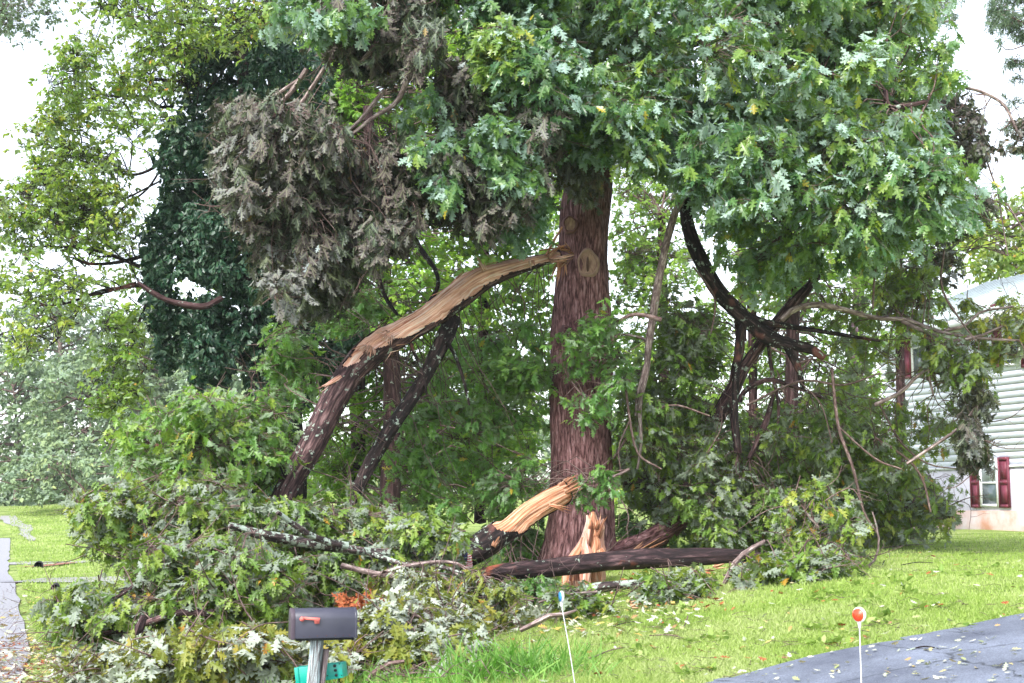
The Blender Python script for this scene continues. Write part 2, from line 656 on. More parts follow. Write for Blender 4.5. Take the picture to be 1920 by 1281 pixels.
def bark_mat(name, dark, mid, light, lichen=0.0, su=30., sv=4., bump=.6, lichen_col=(.30, .36, .30), wear=None, plates=.35):
    m, N, L = new_mat(name)
    uv = N.new("ShaderNodeUVMap")
    mp = N.new("ShaderNodeMapping")
    mp.inputs['Scale'].default_value = (su, sv, 1)
    L.new(uv.outputs[0], mp.inputs[0])
    n1 = N.new("ShaderNodeTexNoise")
    n1.inputs['Scale'].default_value = 1.0
    n1.inputs['Detail'].default_value = 6
    n1.inputs['Roughness'].default_value = .65
    n1.inputs['Distortion'].default_value = .6
    L.new(mp.outputs[0], n1.inputs[0])
    n1b = N.new("ShaderNodeTexVoronoi")
    n1b.feature = 'DISTANCE_TO_EDGE'
    n1b.inputs['Scale'].default_value = .55
    mpb = N.new("ShaderNodeMixRGB")
    mpb.inputs[0].default_value = .35
    L.new(mp.outputs[0], mpb.inputs[1])
    L.new(n1.outputs[1], mpb.inputs[2])
    L.new(mpb.outputs[0], n1b.inputs['Vector'])
    rb_ = N.new("ShaderNodeMapRange")
    rb_.inputs[1].default_value = 0
    rb_.inputs[2].default_value = .22
    rb_.inputs[3].default_value = 1 - plates
    rb_.inputs[4].default_value = 1
    L.new(n1b.outputs['Distance'], rb_.inputs[0])
    hgt = N.new("ShaderNodeMath")
    hgt.operation = 'MULTIPLY'
    L.new(n1.outputs[0], hgt.inputs[0])
    L.new(rb_.outputs[0], hgt.inputs[1])
    cr = ramp(N, [dark, mid, light], [.34, .5, .66])
    L.new(hgt.outputs[0], cr.inputs[0])
    tc = N.new("ShaderNodeTexCoord")
    n2 = N.new("ShaderNodeTexNoise")
    n2.inputs['Scale'].default_value = 1.6
    n2.inputs['Detail'].default_value = 3
    L.new(tc.outputs['Object'], n2.inputs[0])
    r2 = ramp(N, [(.55, .55, .55), (1.25, 1.25, 1.25)], [.35, .7])
    L.new(n2.outputs[0], r2.inputs[0])
    mu = N.new("ShaderNodeMixRGB")
    mu.blend_type = 'MULTIPLY'
    mu.inputs[0].default_value = .8
    L.new(cr.outputs[0], mu.inputs[1])
    L.new(r2.outputs[0], mu.inputs[2])
    col = mu.outputs[0]
    if wear is not None:                       # places where the bark is rubbed off
        n4 = N.new("ShaderNodeTexNoise")
        n4.inputs['Scale'].default_value = 2.2
        n4.inputs['Detail'].default_value = 5
        L.new(tc.outputs['Object'], n4.inputs[0])
        r4 = ramp(N, [(0, 0, 0), (1, 1, 1)], [.60, .68])
        L.new(n4.outputs[0], r4.inputs[0])
        m4 = N.new("ShaderNodeMixRGB")
        m4.inputs[2].default_value = (*wear, 1)
        L.new(r4.outputs[0], m4.inputs[0])
        L.new(col, m4.inputs[1])
        col = m4.outputs[0]
    if lichen > 0:
        n3 = N.new("ShaderNodeTexNoise")
        n3.inputs['Scale'].default_value = 9.
        n3.inputs['Detail'].default_value = 5
        n3.inputs['Roughness'].default_value = .7
        L.new(tc.outputs['Object'], n3.inputs[0])
        r3 = ramp(N, [(0, 0, 0), (1, 1, 1)], [.66 - lichen * .2, .70 - lichen * .2])
        L.new(n3.outputs[0], r3.inputs[0])
        m3 = N.new("ShaderNodeMixRGB")
        m3.inputs[2].default_value = (*lichen_col, 1)
        L.new(r3.outputs[0], m3.inputs[0])
        L.new(col, m3.inputs[1])
        col = m3.outputs[0]
    b = N.new("ShaderNodeBsdfPrincipled")
    b.inputs['Roughness'].default_value = .85
    b.inputs['Specular IOR Level'].default_value = .25
    L.new(col, b.inputs['Base Color'])
    bp = N.new("ShaderNodeBump")
    bp.inputs['Strength'].default_value = bump
    bp.inputs['Distance'].default_value = .02
    L.new(hgt.outputs[0], bp.inputs['Height'])
    L.new(bp.outputs[0], b.inputs['Normal'])
    o = N.new("ShaderNodeOutputMaterial")
    L.new(b.outputs[0], o.inputs[0])
    return m


def noise_mat(name, cols, scale=8., pos=None, rough=.8, bump=0., detail=6, coord='Object', spec=.3, dist=.01, vec=None, metallic=0.):
    m, N, L = new_mat(name)
    tc = N.new("ShaderNodeTexCoord")
    n1 = N.new("ShaderNodeTexNoise")
    n1.inputs['Scale'].default_value = scale
    n1.inputs['Detail'].default_value = detail
    n1.inputs['Roughness'].default_value = .6
    if vec:
        mp = N.new("ShaderNodeMapping")
        mp.inputs['Scale'].default_value = vec
        L.new(tc.outputs[coord], mp.inputs[0])
        L.new(mp.outputs[0], n1.inputs[0])
    else:
        L.new(tc.outputs[coord], n1.inputs[0])
    if pos is None:
        pos = np.linspace(.3, .7, len(cols))
    cr = ramp(N, cols, pos)
    L.new(n1.outputs[0], cr.inputs[0])
    b = N.new("ShaderNodeBsdfPrincipled")
    b.inputs['Roughness'].default_value = rough
    b.inputs['Specular IOR Level'].default_value = spec
    b.inputs['Metallic'].default_value = metallic
    L.new(cr.outputs[0], b.inputs['Base Color'])
    if bump:
        bp = N.new("ShaderNodeBump")
        bp.inputs['Strength'].default_value = bump
        bp.inputs['Distance'].default_value = dist
        L.new(n1.outputs[0], bp.inputs['Height'])
        L.new(bp.outputs[0], b.inputs['Normal'])
    o = N.new("ShaderNodeOutputMaterial")
    L.new(b.outputs[0], o.inputs[0])
    return m


def wood_mat(name, cols, su=60., sv=2.5, bump=.8):
    m = bark_mat(name, *cols, lichen=0, su=su, sv=sv, bump=bump, plates=0.)
    return m


# broad sheets: grass and road
def ground_mat():
    m, N, L = new_mat("lawn_soil")
    tc = N.new("ShaderNodeTexCoord")
    n1 = N.new("ShaderNodeTexNoise")
    n1.inputs['Scale'].default_value = .8
    n1.inputs['Detail'].default_value = 8
    n1.inputs['Roughness'].default_value = .7
    L.new(tc.outputs['Object'], n1.inputs[0])
    r1 = ramp(N, [(.12, .17, .05), (.25, .34, .09), (.40, .44, .20)], [.35, .5, .68])
    L.new(n1.outputs[0], r1.inputs[0])
    n2 = N.new("ShaderNodeTexNoise")
    n2.inputs['Scale'].default_value = 14.
    n2.inputs['Detail'].default_value = 5
    L.new(tc.outputs['Object'], n2.inputs[0])
    r2 = ramp(N, [(.45, .5, .4), (1.2, 1.15, 1.1)], [.35, .65])
    L.new(n2.outputs[0], r2.inputs[0])
    mu = N.new("ShaderNodeMixRGB")
    mu.blend_type = 'MULTIPLY'
    mu.inputs[0].default_value = 1
    L.new(r1.outputs[0], mu.inputs[1])
    L.new(r2.outputs[0], mu.inputs[2])
    b = N.new("ShaderNodeBsdfPrincipled")
    b.inputs['Roughness'].default_value = .95
    b.inputs['Specular IOR Level'].default_value = .1
    L.new(mu.outputs[0], b.inputs['Base Color'])
    bp = N.new("ShaderNodeBump")
    bp.inputs['Strength'].default_value = .8
    bp.inputs['Distance'].default_value = .05
    L.new(n2.outputs[0], bp.inputs['Height'])
    L.new(bp.outputs[0], b.inputs['Normal'])
    o = N.new("ShaderNodeOutputMaterial")
    L.new(b.outputs[0], o.inputs[0])
    return m


M = {}
M['ground'] = ground_mat()
M['road'] = noise_mat("pale_asphalt", [(.19, .19, .215), (.26, .26, .29), (.32, .32, .35)], 22, rough=.8, bump=.3)


def asphalt_mat():
    m, N, L = new_mat("dark_asphalt")
    tc = N.new("ShaderNodeTexCoord")
    def noise(sc, det, rgh=.6):
        q = N.new("ShaderNodeTexNoise")
        q.inputs['Scale'].default_value = sc
        q.inputs['Detail'].default_value = det
        q.inputs['Roughness'].default_value = rgh
        L.new(tc.outputs['Object'], q.inputs[0])
        return q
    a, b_, c = noise(70, 4, .8), noise(1.4, 5), noise(3, 3)
    r1 = ramp(N, [(.06, .068, .092), (.125, .142, .185), (.24, .265, .33)], [.3, .52, .75])
    L.new(a.outputs[0], r1.inputs[0])
    r2 = ramp(N, [(.62, .62, .66), (1.0, 1.0, 1.0), (1.35, 1.35, 1.35)], [.32, .5, .7])
    L.new(b_.outputs[0], r2.inputs[0])
    mu = N.new("ShaderNodeMixRGB")
    mu.blend_type = 'MULTIPLY'
    mu.inputs[0].default_value = 1
    L.new(r1.outputs[0], mu.inputs[1])
    L.new(r2.outputs[0], mu.inputs[2])
    vo = N.new("ShaderNodeTexVoronoi")
    vo.feature = 'DISTANCE_TO_EDGE'
    vo.inputs['Scale'].default_value = .75
    ad = N.new("ShaderNodeMixRGB")
    ad.inputs[0].default_value = .22
    L.new(tc.outputs['Object'], ad.inputs[1])
    L.new(c.outputs[1], ad.inputs[2])
    L.new(ad.outputs[0], vo.inputs['Vector'])
    cr = ramp(N, [(.25, .25, .25), (1, 1, 1)], [.0, .009])
    L.new(vo.outputs['Distance'], cr.inputs[0])
    m2 = N.new("ShaderNodeMixRGB")
    m2.blend_type = 'MULTIPLY'
    m2.inputs[0].default_value = 1
    L.new(mu.outputs[0], m2.inputs[1])
    L.new(cr.outputs[0], m2.inputs[2])
    b = N.new("ShaderNodeBsdfPrincipled")
    b.inputs['Roughness'].default_value = .75
    L.new(m2.outputs[0], b.inputs['Base Color'])
    bp = N.new("ShaderNodeBump")
    bp.inputs['Strength'].default_value = .6
    bp.inputs['Distance'].default_value = .006
    L.new(a.outputs[0], bp.inputs['Height'])
    L.new(bp.outputs[0], b.inputs['Normal'])
    o = N.new("ShaderNodeOutputMaterial")
    L.new(b.outputs[0], o.inputs[0])
    return m


M['drive'] = asphalt_mat()
M['gravel'] = noise_mat("gravel", [(.15, .145, .145), (.27, .265, .265), (.36, .35, .34)], 30, rough=.9, bump=.7)
M['clay'] = noise_mat("red_clay", [(.20, .07, .045), (.30, .14, .10)], 6, rough=.95)
M['grass'] = leaf_mat("grass_blades", [(.12, .22, .03), (.27, .38, .08), (.48, .52, .24)], [(.12, .22, .04), (.28, .38, .08), (.48, .52, .25)], trans=(.34, .52, .08), tf=.4, rough=.55, spec=.3)
M['tallgrass'] = leaf_mat("tall_grass", [(.04, .17, .01), (.08, .27, .015), (.2, .38, .04)], [(.05, .18, .01), (.09, .27, .02), (.2, .36, .05)], trans=(.15, .5, .02), tf=.35, rough=.5, spec=.3)

M['oak'] = leaf_mat("oak_leaves", [(.032, .095, .050), (.055, .14, .062), (.12, .22, .055), (.25, .34, .04), (.42, .34, .04)],
                    [(.20, .31, .27), (.30, .42, .37), (.40, .50, .42)], trans=(.28, .52, .07), tf=.36, rough=.33, spec=.6, fpos=[0, .3, .55, .85, 1])
M['oak_fresh'] = leaf_mat("oak_leaves_fresh", [(.045, .125, .035), (.075, .19, .04), (.13, .26, .04), (.27, .36, .04), (.42, .30, .03)],
                          [(.15, .22, .13), (.20, .28, .17), (.27, .34, .2)], trans=(.32, .56, .05), tf=.4, rough=.42, spec=.5, fpos=[0, .35, .65, .9, 1])
M['silver'] = leaf_mat("wilted_oak_leaves", [(.028, .042, .028), (.045, .062, .036), (.07, .08, .04), (.12, .09, .045), (.2, .13, .04)],  # ramps carry shade in the brown-black tones, light in the cool grey
                       [(.042, .028, .024), (.085, .068, .060), (.16, .165, .155), (.27, .31, .31)], trans=(.14, .16, .05), tf=.10, rough=.5, spec=.45, fpos=[0, .35, .65, .9, 1])
M['fallen'] = leaf_mat("fallen_oak_leaves", [(.055, .12, .02), (.10, .19, .025), (.19, .26, .03), (.32, .30, .035), (.42, .22, .03)],
                       [(.13, .15, .11), (.21, .25, .20), (.36, .41, .36)], trans=(.30, .44, .03), tf=.30, rough=.45, spec=.5, fpos=[0, .3, .6, .88, 1])
M['olive'] = leaf_mat("yellowing_oak_leaves", [(.06, .10, .015), (.12, .16, .02), (.20, .21, .03), (.34, .24, .03), (.42, .18, .03)],
                      [(.22, .26, .20), (.35, .39, .33), (.50, .52, .47)], trans=(.3, .34, .03), tf=.3, rough=.5, spec=.4, fpos=[0, .3, .6, .88, 1])
M['ivy'] = leaf_mat("ivy_leaves", [(.006, .030, .018), (.011, .050, .026), (.022, .08, .032)], [(.03, .07, .04), (.045, .10, .055)],
                    trans=(.03, .14, .03), tf=.14, rough=.4, spec=.5)
M['lime'] = leaf_mat("maple_leaves", [(.07, .16, .03), (.12, .23, .03), (.22, .31, .035), (.38, .35, .05), (.5, .25, .06)],
                     [(.22, .32, .2), (.32, .42, .26), (.42, .45, .25)], trans=(.42, .60, .05), tf=.45, rough=.5, spec=.35, fpos=[0, .35, .65, .92, 1])
M['wood_green'] = leaf_mat("background_leaves", [(.07, .19, .035), (.13, .30, .04), (.24, .40, .045), (.38, .46, .05)], [(.14, .24, .1), (.24, .36, .15)],
                           trans=(.35, .62, .03), tf=.45, rough=.5, spec=.35)
M['bright_green'] = leaf_mat("bright_background_leaves", [(.09, .19, .05), (.16, .30, .05), (.27, .42, .06), (.42, .50, .08)], [(.2, .3, .2), (.3, .42, .26)],
                             trans=(.45, .70, .08), tf=.5, rough=.5, spec=.35)
M['haze_pale'] = leaf_mat("haze_pale_leaves", [(.12, .18, .12), (.18, .26, .16), (.25, .33, .17), (.33, .39, .16)], [(.2, .27, .2), (.28, .35, .26)],  # distance haze is put into these pale leaf colours
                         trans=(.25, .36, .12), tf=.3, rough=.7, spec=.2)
M['pine'] = leaf_mat("pine_needles", [(.05, .10, .07), (.08, .15, .10), (.13, .2, .12)], [(.08, .14, .1), (.12, .18, .12)],
                     trans=(.14, .24, .12), tf=.25, rough=.6, spec=.3)
M['redleaf'] = noise_mat("dead_leaves", [(.14, .03, .012), (.26, .065, .02), (.34, .15, .06)], 18, rough=.8)
M['litter'] = leaf_mat("leaf_litter", [(.16, .22, .06), (.30, .33, .14), (.42, .38, .2), (.5, .36, .08), (.30, .14, .09)],
                       [(.30, .33, .25), (.44, .45, .36), (.56, .54, .45)], trans=(.4, .4, .16), tf=.15, rough=.7, spec=.3)

M['bark'] = bark_mat("oak_bark", (.050, .019, .020), (.225, .112, .112), (.40, .25, .26), su=44, sv=6.5, bump=1., plates=.26)
M['bark_dark'] = bark_mat("dark_bark", (.012, .009, .009), (.04, .025, .024), (.11, .075, .07), lichen=.35, su=30, sv=6, bump=1., wear=(.15, .06, .05))
M['bark_limb'] = bark_mat("limb_bark", (.028, .016, .017), (.11, .06, .06), (.26, .17, .165), lichen=.35, su=34, sv=5, bump=1.)
M['bark_log'] = bark_mat("log_bark", (.016, .010, .011), (.05, .028, .03), (.13, .08, .08), lichen=.12, su=30, sv=6, bump=1., wear=(.22, .065, .035))
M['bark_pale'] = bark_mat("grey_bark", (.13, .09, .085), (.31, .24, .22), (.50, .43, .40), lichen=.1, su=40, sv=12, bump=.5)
M['bark_lichen'] = bark_mat("lichen_bark", (.03, .022, .022), (.10, .07, .068), (.22, .17, .16), lichen=.75, su=30, sv=8, bump=.8)
M['bark_back'] = bark_mat("background_bark", (.03, .014, .014), (.085, .045, .045), (.16, .10, .10), lichen=.1, su=30, sv=4, bump=.8)
M['bark_pine'] = bark_mat("pine_bark", (.07, .04, .06), (.17, .11, .15), (.32, .26, .30), su=18, sv=9, bump=1.)
M['twig'] = bark_mat("twig_bark", (.10, .06, .055), (.21, .145, .13), (.34, .26, .24), su=60, sv=20, bump=.3)
M['wood'] = wood_mat("split_wood", ((.34, .11, .065), (.80, .45, .33), (.93, .78, .70)), su=34, sv=1.3, bump=1.)
M['wood_y'] = wood_mat("yellow_split_wood", ((.12, .035, .02), (.52, .23, .12), (.86, .62, .45)), su=46, sv=1.6, bump=1.)
M['scar'] = noise_mat("cut_wood", [(.16, .09, .07), (.32, .2, .15), (.42, .28, .21)], 9, rough=.85, bump=.4, vec=(3, 3, .8))
M['scar_rim'] = noise_mat("callus", [(.22, .13, .10), (.38, .26, .2)], 12, rough=.85, bump=.5)
M['scar_core'] = noise_mat("heart_rot", [(.05, .03, .025), (.13, .07, .05)], 12, rough=.9, bump=.5)

# ------------------------------------------------------------------ ground sheet
def grid_sheet(name, xs, ys, fz, mat, kind='structure'):
    X, Y = np.meshgrid(xs, ys)
    Z = fz(X, Y)
    V = np.stack([X, Y, Z], -1).reshape(-1, 3)
    nx = len(xs)
    i, j = np.meshgrid(np.arange(len(ys) - 1), np.arange(nx - 1), indexing='ij')
    a = (i * nx + j).ravel()
    mb = MB().add(V, [np.stack([a, a + 1, a + nx + 1, a + nx], 1)], V[:, :2])
    return tag(mb.build(name, mat, smooth=True), kind=kind)


xs = np.unique(np.concatenate([np.linspace(-900, -60, 20), np.arange(-60, 60, .75), np.linspace(60, 900, 20)]))
ys = np.unique(np.concatenate([np.linspace(-300, -10, 8), np.arange(-10, 130, .75), np.linspace(130, 1500, 24)]))
grid_sheet("ground", xs, ys, ground, M['ground'])


def strip(name, pts, widths, mat, dz, step=.5, across=8, edge=0.0, seed=0, kind='structure'):
    """sheet following the ground along a path"""
    pts = np.asarray(pts, float)
    L = np.linalg.norm(np.diff(pts, axis=0), axis=1).sum()
    n = max(3, int(L / step))
    C = spline(np.c_[pts, np.zeros(len(pts))], n)[:, :2]
    T = nrm(np.gradient(C, axis=0))
    Nn = np.stack([T[:, 1], -T[:, 0]], 1)
    w = np.interp(np.linspace(0, len(pts) - 1, n), np.arange(len(pts)), widths)
    rg = np.random.default_rng(seed)
    fr_ = min(.25, .12 / step * .5)
    wob = lambda: edge * (vnoise(np.arange(n) * fr_, np.zeros(n), rg.integers(99)) - .5 + .3 * (vnoise(np.arange(n) * .45, np.zeros(n), rg.integers(99)) - .5))
    eL, eR = wob(), wob()
    t = np.linspace(-.5, .5, across + 1)
    XY = C[:, None] + Nn[:, None] * ((w[:, None] * t[None]) + np.where(t[None] == t[0], eL[:, None], 0) + np.where(t[None] == t[-1], eR[:, None], 0))[..., None]
    Z = ground(XY[..., 0], XY[..., 1]) + dz
    V = np.concatenate([XY, Z[..., None]], -1).reshape(-1, 3)
    m = across + 1
    i, j = np.meshgrid(np.arange(n - 1), np.arange(across), indexing='ij')
    a = (i * m + j).ravel()
    mb = MB().add(V, [np.stack([a, a + 1, a + m + 1, a + m], 1)], V[:, :2])
    return tag(mb.build(name, mat, smooth=True), kind=kind)


# the road: right edge through (-4.5, 13.7), running away to the left
rd = np.array([-.337, .942])
rn_ = np.array([.942, .337])
e0 = np.array([-4.5, 13.7])
rc = e0 - rn_ * 2.9
strip("road", [rc - rd * 30, rc - rd * 5, rc + rd * 15, rc + rd * 35, rc + rd * 52], [5.8] * 5, M['road'], .03, step=.8, across=10, edge=.35, seed=4)

# the driveway: its far edge through three photograph points
da, db_, dc = [P(px, py, 1) for px, py in ((1370, 1278), (1640, 1215), (1915, 1163))]


def gpt(px, py):
    D = on_ground(px, py)
    p = P(px, py, D)
    return np.array([p[0], p[1]])


E = [gpt(1370, 1279), gpt(1500, 1243), gpt(1640, 1216), gpt(1780, 1190), gpt(1915, 1163)]
dirE = nrm(E[-1] - E[0])
nE = np.array([dirE[1], -dirE[0]])
Epts = [E[0] - dirE * 6, E[0] - dirE * 2.5] + E + [E[-1] + dirE * 4, E[-1] + dirE * 12]
strip("driveway", [p + nE * 1.7 for p in Epts], [3.4] * len(Epts), M['drive'], .035, step=.25, across=14, edge=.16, seed=8)

# gravel crossings with their culvert pipes, and the clay bank
for k, (px0, py0, px1, py1, w) in enumerate(((20, 1056, 330, 1040, 2.2), (40, 1091, 420, 1070, 1.3))):
    a, b = gpt(px0, py0), gpt(px1, py1)
    strip("gravel_drive", [a, (a + b) / 2, b], [w] * 3, M['gravel'], .02 + .006 * k, edge=.5, seed=20 + k)
a, b = gpt(45, 1066), gpt(128, 1058)
strip("clay_bank", [a, b], [.9, .7], M['clay'], .05, edge=.5, seed=30)
pts = [gpt(20, 968), gpt(38, 985), gpt(48, 1002), gpt(60, 1015)]
strip("ditch", pts, [.5, .55, .5, .35], M['gravel'], .03, edge=.8, seed=31)
M['pipe'] = noise_mat("dark_pipe", [(.012, .012, .014), (.03, .03, .035)], 20, rough=.6)
for k, (px, py, rpx) in enumerate(((72, 1061, 8), (103, 1102, 7))):
    D = on_ground(px, py + 5)
    c = P(px, py, D)
    r = rpx * D / F
    mb = MB()
    th = np.linspace(0, 2 * np.pi, 21)[:-1]
    rings = []
    ax = nrm(np.array([c[0] + 1.5, c[1], 0]))
    sx = np.array([ax[1], -ax[0], 0])
    for (rr, dd) in ((r, .5), (r, -.12), (r * .86, -.12), (r * .86, .4)):
        rings.append(c + rr * (np.cos(th)[:, None] * sx + np.sin(th)[:, None] * np.array([0, 0, 1.])) + ax * dd)
    V = np.vstack(rings + [(c + ax * .4)[None]])
    fs = []
    for q in range(3):
        for j in range(20):
            j2 = (j + 1) % 20
            fs.append((q * 20 + j, q * 20 + j2, q * 20 + 20 + j2, q * 20 + 20 + j))
    fs += [(60 + j, 60 + (j + 1) % 20, 80) for j in range(20)]
    mb.add(V, fs)
    o = mb.build("culvert_pipe", M['pipe'], smooth=False)
    tag(o, ["round black culvert pipe mouth in the red clay bank", "round black culvert pipe mouth in the grass, nearer than the clay bank"][k], "pipe", "culvert pipes beside the road")

# ------------------------------------------------------------------ helpers for wood things
def woodthing(name, label, cat, lines, D, mat, seg=10, rough=.12, ridges=0, part='limb', group=None, splint=None, parent=None, base=None):
    """thing of one or more limbs (each a part)"""
    p0 = base if base is not None else P(lines[0][0][0], lines[0][0][1], lines[0][0][3] if len(lines[0][0]) > 3 else D)
    root = parent or thing(name, label, cat, p0, group)
    pts = []
    for q, ln in enumerate(lines):
        mb = MB()
        C, r = pxtube(mb, ln, D, seg, rough=rough, ridges=ridges, seed=q + 3)
        mb.build(part, mat, root, smooth=True)
        pts.append(C)
    return root, np.vstack(pts)


def splinters(mb, base, direction, L, n, width, spreadang=.25, seed=0, thick=.012, baser=.1):
    """fan of long pointed wood slivers; direction world vec, L length"""
    rg = np.random.default_rng(seed)
    d0 = nrm(np.asarray(direction, float))
    u = nrm(np.cross(d0, [0.1, 1, .05]))
    v = np.cross(d0, u)
    for i in range(n):
        a = rg.uniform(0, 2 * np.pi)
        rr = baser * math.sqrt(rg.uniform(0, 1))
        b = np.asarray(base) + u * rr * math.cos(a) + v * rr * math.sin(a) - d0 * L * .25
        dd = nrm(d0 + (u * math.cos(a) + v * math.sin(a)) * spreadang * rr / baser * rg.uniform(.4, 1.2) + rg.normal(0, .06, 3))
        l = L * rg.uniform(.45, 1.15)
        w = width * rg.uniform(.4, 1.3)
        t = thick * rg.uniform(.6, 1.5)
        s = nrm(np.cross(dd, rg.normal(0, 1, 3)))
        s2 = np.cross(dd, s)
        V, UV = [], []
        curl = rg.normal(0, .05) * l
        for (f, k) in ((0, 1.), (.4, .85), (.75, .5), (1., .06)):
            c = b + dd * l * f + s2 * curl * f * f
            for (p, q) in ((-1, -1), (1, -1), (1, 1), (-1, 1)):
                V.append(c + s * p * w * k / 2 + s2 * q * t * k / 2)
                UV.append((p * w * .5 + i * .37 + q * .01, l * f))
        fs = []
        for r in range(3):
            for j in range(4):
                j2 = (j + 1) % 4
                fs.append((r * 4 + j, r * 4 + j2, r * 4 + 4 + j2, r * 4 + 4 + j))
        fs += [(3, 2, 1, 0), (12, 13, 14, 15)]
        mb.add(V, fs, UV)


def split_limb(root, pts, rad, ang0, ang1, fr, names=('bark', 'split_wood'), seg=44, seed=0, matb=None, matw=None, hollow=.25, n=None, jag=.35, ridges=26):
    """limb whose sector ang0..ang1 (from the camera side, + = up) over length fraction fr is torn open to bare wood"""
    pts = np.asarray(pts, float)
    L = np.linalg.norm(np.diff(pts, axis=0), axis=1).sum()
    n = n or max(30, int(L / .03))
    C = spline(pts, n)
    r = np.interp(np.linspace(0, len(pts) - 1, n), np.arange(len(pts)), rad)
    T, A, B = frames(C)
    # make B point up
    if B[:, 2].mean() < 0:
        B = -B
    s = np.concatenate([[0], np.cumsum(np.linalg.norm(np.diff(C, axis=0), axis=1))])
    th = np.linspace(-np.pi, np.pi, seg + 1)
    S, TH = np.meshgrid(s, th, indexing='ij')
    f = S / s[-1]
    # wood mask: sector narrows to a point at the end of the tear
    n1 = vnoise(S * 5, TH * 0, seed) - .5 + .6 * (vnoise(S * 17, TH * 0, seed + 1) - .5)
    n2 = vnoise(S * 4, TH * 0 + 5, seed + 2) - .5 + .6 * (vnoise(S * 15, TH * 0, seed + 4) - .5)
    close = np.clip((fr[1] - f) / .22, 0, 1) ** .7
    opn = np.clip((f - fr[0]) / .02, 0, 1)
    mid = (ang0 + ang1) / 2
    lo = mid + (ang0 - mid) * close + jag * n1
    hi = mid + (ang1 - mid) * close + jag * n2
    mask = (TH > lo) & (TH < hi) & (close > 0) & (opn > 0)
    edge = np.minimum(TH - lo, hi - TH)
    rad2 = r[:, None] * (1 + .10 * 2 * (vnoise(np.sin(TH) * 2 + S * 1.2, np.cos(TH) * 2, seed + 7) - .5))
    k = np.abs(((TH * ridges / 6.283 + 1.5 * vnoise(S * 3, np.sin(TH) * 2, seed)) % 1) - .5) * 2
    bark_r = rad2 + .012 + k * .010 * (.4 + vnoise(S * 9, TH * 3, seed))
    fib = vnoise(TH * 16 + 3, S * 1.3, seed + 11) * .5 + vnoise(TH * 36, S * 2.6, seed + 12) * .35 + vnoise(TH * 7, S * .9, seed + 13) * .6
    dip = np.clip(edge / .5, 0, 1)
    wood_r = rad2 * (1 - hollow * dip) - .004 + (fib - .7) * r[:, None] * .16
    for nm, msk, rr, mat in ((names[0], ~mask, bark_r, matb), (names[1], mask, wood_r, matw)):
        V = C[:, None] + rr[..., None] * (np.cos(TH)[..., None] * A[:, None] + np.sin(TH)[..., None] * B[:, None])
        m = seg + 1
        cell = msk[:-1, :-1] & msk[1:, :-1] & msk[:-1, 1:] & msk[1:, 1:] if nm == names[0] else (msk[:-1, :-1] | msk[1:, :-1] | msk[:-1, 1:] | msk[1:, 1:])
        i, j = np.nonzero(cell)
        a = i * m + j
        q = np.stack([a, a + m, a + m + 1, a + 1], 1)
        mb = MB()
        mb.add(V.reshape(-1, 3), [q], np.stack([TH * r.mean(), S], -1).reshape(-1, 2))
        if nm == names[0]:
            for idx, sg in ((0, -1), (n - 1, 1)):
                ring = V[idx, :seg]
                mb.add(np.vstack([ring, C[idx] + sg * T[idx] * r[idx] * .2]), [np.array([[k_, (k_ + 1) % seg, seg] for k_ in range(seg)])])
        mb.build(nm, mat, root, smooth=(nm == names[0]))
    return C, r


def pxpath(pl, D):
    pts = [P(q[0], q[1], q[3] if len(q) > 3 else D) for q in pl]
    rad = [q[2] * (q[3] if len(q) > 3 else D) / F for q in pl]
    return pts, rad


def merge(objs):
    return objs




def build_pieces(mb, name, mat, parent):
    """one child object per block added to mb"""
    for V, UV, R, Fq in zip(mb.V, mb.UV, mb.R, mb._blocks()):
        b = MB()
        b.add(V, Fq, UV, R)
        b.build(name, mat, parent)

# ================================================================== HOUSE
M['siding'] = noise_mat("white_siding", [(.68, .70, .86), (.74, .76, .92), (.78, .79, .94)], 2.5, rough=.6, bump=.05)
M['stucco'] = noise_mat("pale_stucco", [(.50, .47, .54), (.62, .59, .67), (.68, .65, .73)], 3.5, rough=.9, bump=.3)
M['brickbase'] = noise_mat("stained_base", [(.42, .22, .14), (.52, .40, .36), (.58, .54, .54)], 1.3, rough=.9, bump=.3)
M['trim'] = noise_mat("white_trim", [(.72, .72, .75), (.8, .8, .83)], 5, rough=.5)
M['shutter'] = noise_mat("maroon_shutter", [(.13, .018, .035), (.18, .03, .055)], 9, rough=.5, spec=.4)
M['roofmetal'] = noise_mat("pale_metal_roof", [(.45, .52, .52), (.55, .62, .62)], 2, rough=.4, spec=.6)
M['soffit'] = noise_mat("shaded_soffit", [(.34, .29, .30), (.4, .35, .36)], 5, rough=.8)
M['glass'] = noise_mat("window_glass", [(.05, .07, .08), (.10, .13, .14)], 1.5, rough=.08, spec=1.)
M['blind'] = noise_mat("window_blind", [(.30, .35, .36), (.40, .45, .46)], 3, rough=.3)

W0 = np.array([13.35, 40.0])
wd = nrm(np.array([-.345, .939]))           # along the wall, away from us
wi = nrm(np.array([.939, .345]))            # into the house
gz = float(ground(12.5, 42)) - .1


def wall_t(px):
    q = (px - 960) / F / ct * 1.0
    # ray x = q' * y (tilt makes a small change that is ignored)
    q = (px - 960) / F
    return (W0[0] - q * W0[1]) / (q * wd[1] - wd[0])


def wz(px, py):
    """height on the wall plane seen at a pixel"""
    t = wall_t(px)
    D = W0[1] + wd[1] * t
    return P(px, py, D)[2]


def wp(t, z, out=0.):
    p = W0 + wd * t - wi * out
    return np.array([p[0], p[1], z])


AX = np.array([[wd[0], wd[1], 0], [-wi[0], -wi[1], 0], [0, 0, 1.]])   # local x along wall, y outward, z up


